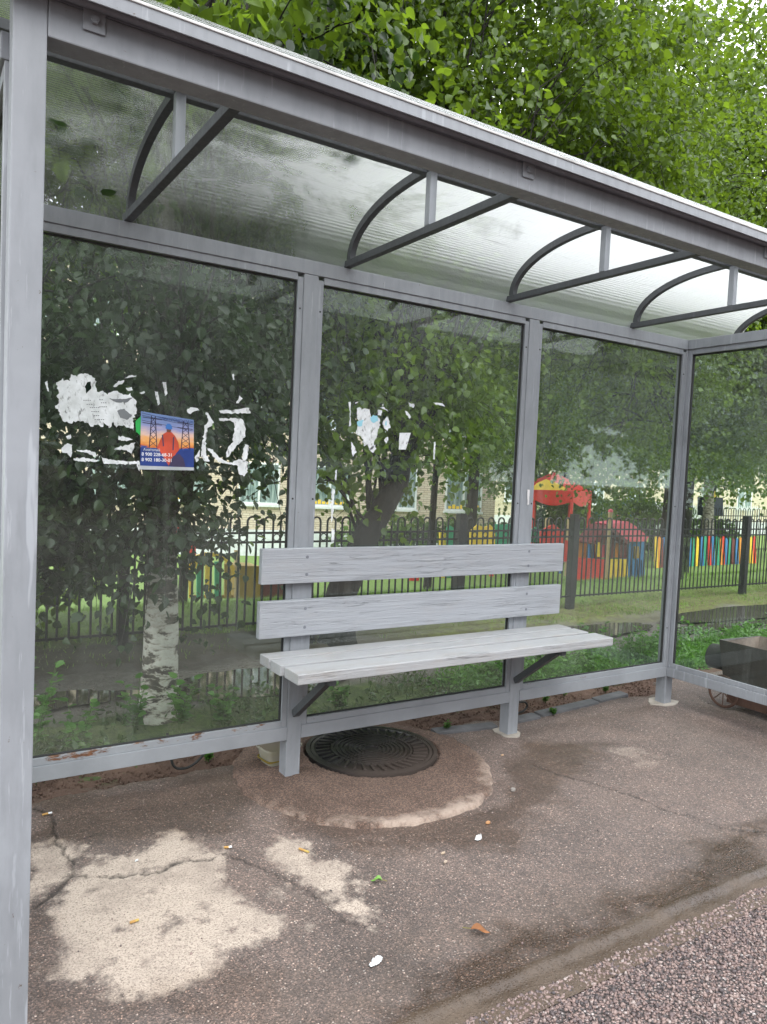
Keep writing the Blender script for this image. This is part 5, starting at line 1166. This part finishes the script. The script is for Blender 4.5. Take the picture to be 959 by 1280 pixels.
# ------------------------------------------------------------------ cars
def car(label, loc, rz, mat, group=None, suv=True):
    t = thing('parked_car', label, 'car', loc, rz, group); L = 4.4; Wc = 1.8; H = 1.62 if suv else 1.42
    body = [(-2.15, .35), (-2.2, .75), (-2.12, .98), (-1.85, 1.04), (1.0, 1.02), (1.95, .88), (2.16, .68), (2.18, .36)]
    m = MB(); m.prism([(x, -Wc/2, z) for x, z in body], (0, Wc, 0)); bmesh.ops.bevel(m.bm, geom=m.bm.edges[:], offset=.05, segments=2, affect='EDGES'); m.build('body', mat, t, True)
    cab = [(-2.0, 1.03), (-1.75, H-.12), (-1.4, H), (.0, H), (.35, H-.1), (1.1, 1.02)]
    m = MB(); m.prism([(x, -Wc/2+.14, z) for x, z in cab], (0, Wc-.28, 0)); bmesh.ops.bevel(m.bm, geom=m.bm.edges[:], offset=.05, segments=2, affect='EDGES'); m.build('cabin', mat, t, True)
    for sgn in (-1, 1):
        y = sgn*(Wc/2-.135)
        for q in ([(-1.75, 1.08), (-1.58, H-.16), (-.75, H-.1), (-.72, 1.07)], [(-.64, 1.07), (-.66, H-.1), (-.05, H-.1), (.28, H-.2), (.85, 1.06)]):
            m = MB(); m.prism([(x, y, z) for x, z in q], (0, sgn*.02, 0)); m.build('side_window', M['carglass'], t)
        m = MB(); m.box(2.05, 2.2, sgn*.62-.16, sgn*.62+.16, .68, .80, .02); m.build('headlight', M['white'], t)
        m = MB(); m.box(-2.23, -2.12, sgn*.74-.1, sgn*.74+.1, .72, .98, .02); m.build('tail_light', M['red'], t)
        for x in (-1.35, 1.35):
            m = MB(); m.tube([(x, sgn*(Wc/2-.20), .33), (x, sgn*(Wc/2+.01), .33)], .33, 22); w = m.build('wheel', M['rubber'], t, True)
            m = MB(); m.tube([(x, sgn*(Wc/2+.005), .33), (x, sgn*(Wc/2+.02), .33)], .20, 16); m.build('rim', flat('alloy', (.45, .46, .48), .3), w, True)
    m = MB(); m.prism([(1.0, -.68, 1.045), (1.0, .68, 1.045), (.38, .6, H-.13), (.38, -.6, H-.13)], (.03, 0, .02)); m.build('windscreen', M['carglass'], t)
    m = MB(); m.prism([(-2.02, -.68, 1.07), (-2.02, .68, 1.07), (-1.80, .6, H-.16), (-1.80, -.6, H-.16)], (-.03, 0, .02)); m.build('rear_window', M['carglass'], t)
    return t
car('teal car parked behind the white railing right of the gazebo', (29.4, 22.5, -1.25), R(8), M['carteal'])
car('white car parked behind the white railing near the corner post of the shelter', (34.2, 23.2, -1.3), R(8), M['carwhite'])
m = MB(); m.prism([(-60, -20, -.4), (-60, -27, .78), (-60, -70, .80), (-60, -70, -.4)], (180, 0, 0)); m.build('street_bank', M['ground'])['kind'] = 'structure'
car('white SUV across the street, reflected in the middle pane', (16.2, -32.5, .80), R(4), M['carwhite'])
car('silver car across the street, reflected right of the white SUV', (21.8, -32.8, .80), R(184), flat('silver_car_paint', (.40, .42, .45), .25, .04), suv=False)
for i, (x, y, h, rd, lb) in enumerate(((3, -22, 11, 4, 'street tree across the road, leftmost'), (10, -24, 10, 3.6, 'street tree across the road in front of the brown building'), (25, -25, 11, 4, 'street tree right of the parked silver car'), (-5, -21, 11, 4, 'street tree across the road behind the viewer'), (17, -37, 12, 4.5, 'street tree behind the white SUV'), (33, -24, 12, 4.5, 'street tree far along the road, third from the silver car'), (41, -22, 12, 4.6, 'street tree far along the road, fourth from the silver car'), (50, -24, 12, 5, 'street tree far along the road, fifth from the silver car'), (28, -34, 13, 5, 'tall street tree behind the row, right of the silver car'), (37, -38, 14, 6, 'tall street tree in front of the brown building on the right'), (60, -26, 13, 5.5, 'last street tree far along the road'))):
    far_tree(x, y, h, rd, lb, 1.9 if i > 4 else 2.6, 60+i, 34, .34, 'leaf_dark', 36, 'trees across the street')

# ------------------------------------------------------------------ cart planter outside the side glass
ct = thing('iron_cart', 'rusty black iron planter cart on hoop wheels outside the right side glass', 'cart', (2.78, -.45, 0))
B = Vector(ct.location); L3 = lambda x, y, z: Vector((x, y, z))-B
m = MB(); xa, xb, ya, yb_ = 2.62, 3.02, -.92, -.155
for (q) in ([(xa, ya), (xb, ya), (xb, yb_), (xa, yb_)],):
    bot = [(xa+.03, ya+.03), (xb-.03, ya+.03), (xb-.03, yb_-.02), (xa+.03, yb_-.02)]
    tv = [m.bm.verts.new(L3(x, y, .395+.012*math.sin(i*2.1))) for i, (x, y) in enumerate(q)]; bv = [m.bm.verts.new(L3(x, y, .175)) for x, y in bot]
    ti = [m.bm.verts.new(L3(x+(.012 if x < 2.8 else -.012), y+(.012 if y < -.5 else -.012), .385)) for x, y in q]; bi = [m.bm.verts.new(L3(x, y, .225)) for x, y in bot]
    for k in range(4): m.bm.faces.new((tv[k], tv[(k+1) % 4], bv[(k+1) % 4], bv[k])); m.bm.faces.new((tv[k], tv[(k+1) % 4], ti[(k+1) % 4], ti[k]))
    m.bm.faces.new(bv)
    ml = MB(); q2 = [ml.bm.verts.new(v.co) for v in ti]; q3 = [ml.bm.verts.new(v.co) for v in bi]
    for k in range(4): ml.bm.faces.new((q2[k], q2[(k+1) % 4], q3[(k+1) % 4], q3[k]))
    ml.build('inner_lining', flat('dusty_rusty_sheet', (.20, .155, .135), .8, .4, .5), ct)
m.build('planter_box', paint('blackened_iron', (.045, .038, .034), .55, True, .6), ct)
m = MB(); m.box(xa+.05-B.x, xb-.05-B.x, ya+.06-B.y, yb_-.06-B.y, .228, .250, .005); m.build('earth', M['soil'], ct)
m = MB(); m.tube([L3(2.74, -.145, .265), L3(2.74, -.04, .265)], .072, 24); m.build('drum', paint('blackened_iron2', (.03, .028, .028), .5, True, .5), ct, True)
for yy in (-.19, -.56):
    for xx in (2.64, 2.95):
        m = MB(); m.ring(L3(xx, yy, .098), (1, 0, 0), .088, .008, 28, 6)
        for k in range(4): a = R(45*k); m.tube([L3(xx, yy-.085*math.cos(a), .098-.085*math.sin(a)), L3(xx, yy+.085*math.cos(a), .098+.085*math.sin(a))], .003, 5)
        m.build('hoop_wheel', M['rusty'], ct, True)
m = MB(); m.box(2.66-B.x, 2.70-B.x, -.84-B.y, -.20-B.y, .035, .085, .004); m.box(2.90-B.x, 2.94-B.x, -.84-B.y, -.20-B.y, .035, .085, .004)
for yy in (-.24, -.55, -.8): m.box(2.66-B.x, 2.94-B.x, yy-.02-B.y, yy+.02-B.y, .086, .174, .002)
m.build('chassis', M['rusty'], ct)

# ------------------------------------------------------------------ light, world, camera
w = bpy.data.worlds.new('World'); sc.world = w; w.use_nodes = True; nt = w.node_tree; nt.nodes.clear()
SUN_EL, SUN_ROT = R(52), R(200)
sky = nt.nodes.new('ShaderNodeTexSky'); sky.sky_type = 'NISHITA'; sky.sun_disc = False; sky.sun_elevation = SUN_EL; sky.sun_rotation = SUN_ROT; sky.air_density = 1.0; sky.dust_density = 4.0; sky.ozone_density = 1.0
hs = nt.nodes.new('ShaderNodeHueSaturation'); hs.inputs['Saturation'].default_value = .12; hs.inputs['Value'].default_value = 1.0
mxn = nt.nodes.new('ShaderNodeMix'); mxn.data_type = 'RGBA'; mxn.inputs[0].default_value = .55; mxn.inputs[7].default_value = (36, 37, 39, 1)
bg = nt.nodes.new('ShaderNodeBackground'); bg.inputs[1].default_value = .15; wo = nt.nodes.new('ShaderNodeOutputWorld')
nt.links.new(sky.outputs[0], hs.inputs['Color']); nt.links.new(hs.outputs[0], mxn.inputs[6]); nt.links.new(mxn.outputs[2], bg.inputs[0]); nt.links.new(bg.outputs[0], wo.inputs[0])
ld = bpy.data.lights.new('Sun', 'SUN'); ld.energy = 1.6; ld.angle = R(25); ld.color = (1, .97, .92)
lo = bpy.data.objects.new('Sun', ld); COL.objects.link(lo)
# nishita: rotation 0 = +Y, clockwise seen from above
sd = Vector((math.sin(SUN_ROT)*math.cos(SUN_EL), math.cos(SUN_ROT)*math.cos(SUN_EL), math.sin(SUN_EL)))
lo.rotation_euler = sd.to_track_quat('Z', 'Y').to_euler()
cd = bpy.data.cameras.new('Camera'); cam = bpy.data.objects.new('Camera', cd); COL.objects.link(cam); sc.camera = cam
cd.sensor_fit = 'VERTICAL'; cd.sensor_height = 36; cd.lens = FPX/1280*36; cd.clip_start = .05; cd.clip_end = 600
rotm = Matrix((AX_R, AX_U, -_f)).transposed(); cam.matrix_world = Matrix.Translation(CAM)@rotm.to_4x4()
sc.view_settings.view_transform = 'Standard'; sc.view_settings.look = 'None'; sc.view_settings.exposure = 0
sc.render.resolution_x, sc.render.resolution_y = 767, 1024
cy = sc.cycles; cy.max_bounces = 10; cy.transparent_max_bounces = 24; cy.diffuse_bounces = 4; cy.glossy_bounces = 4; cy.transmission_bounces = 8; cy.use_denoising = True; cy.sample_clamp_indirect = 6
cy.caustics_refractive = True; cy.caustics_reflective = False
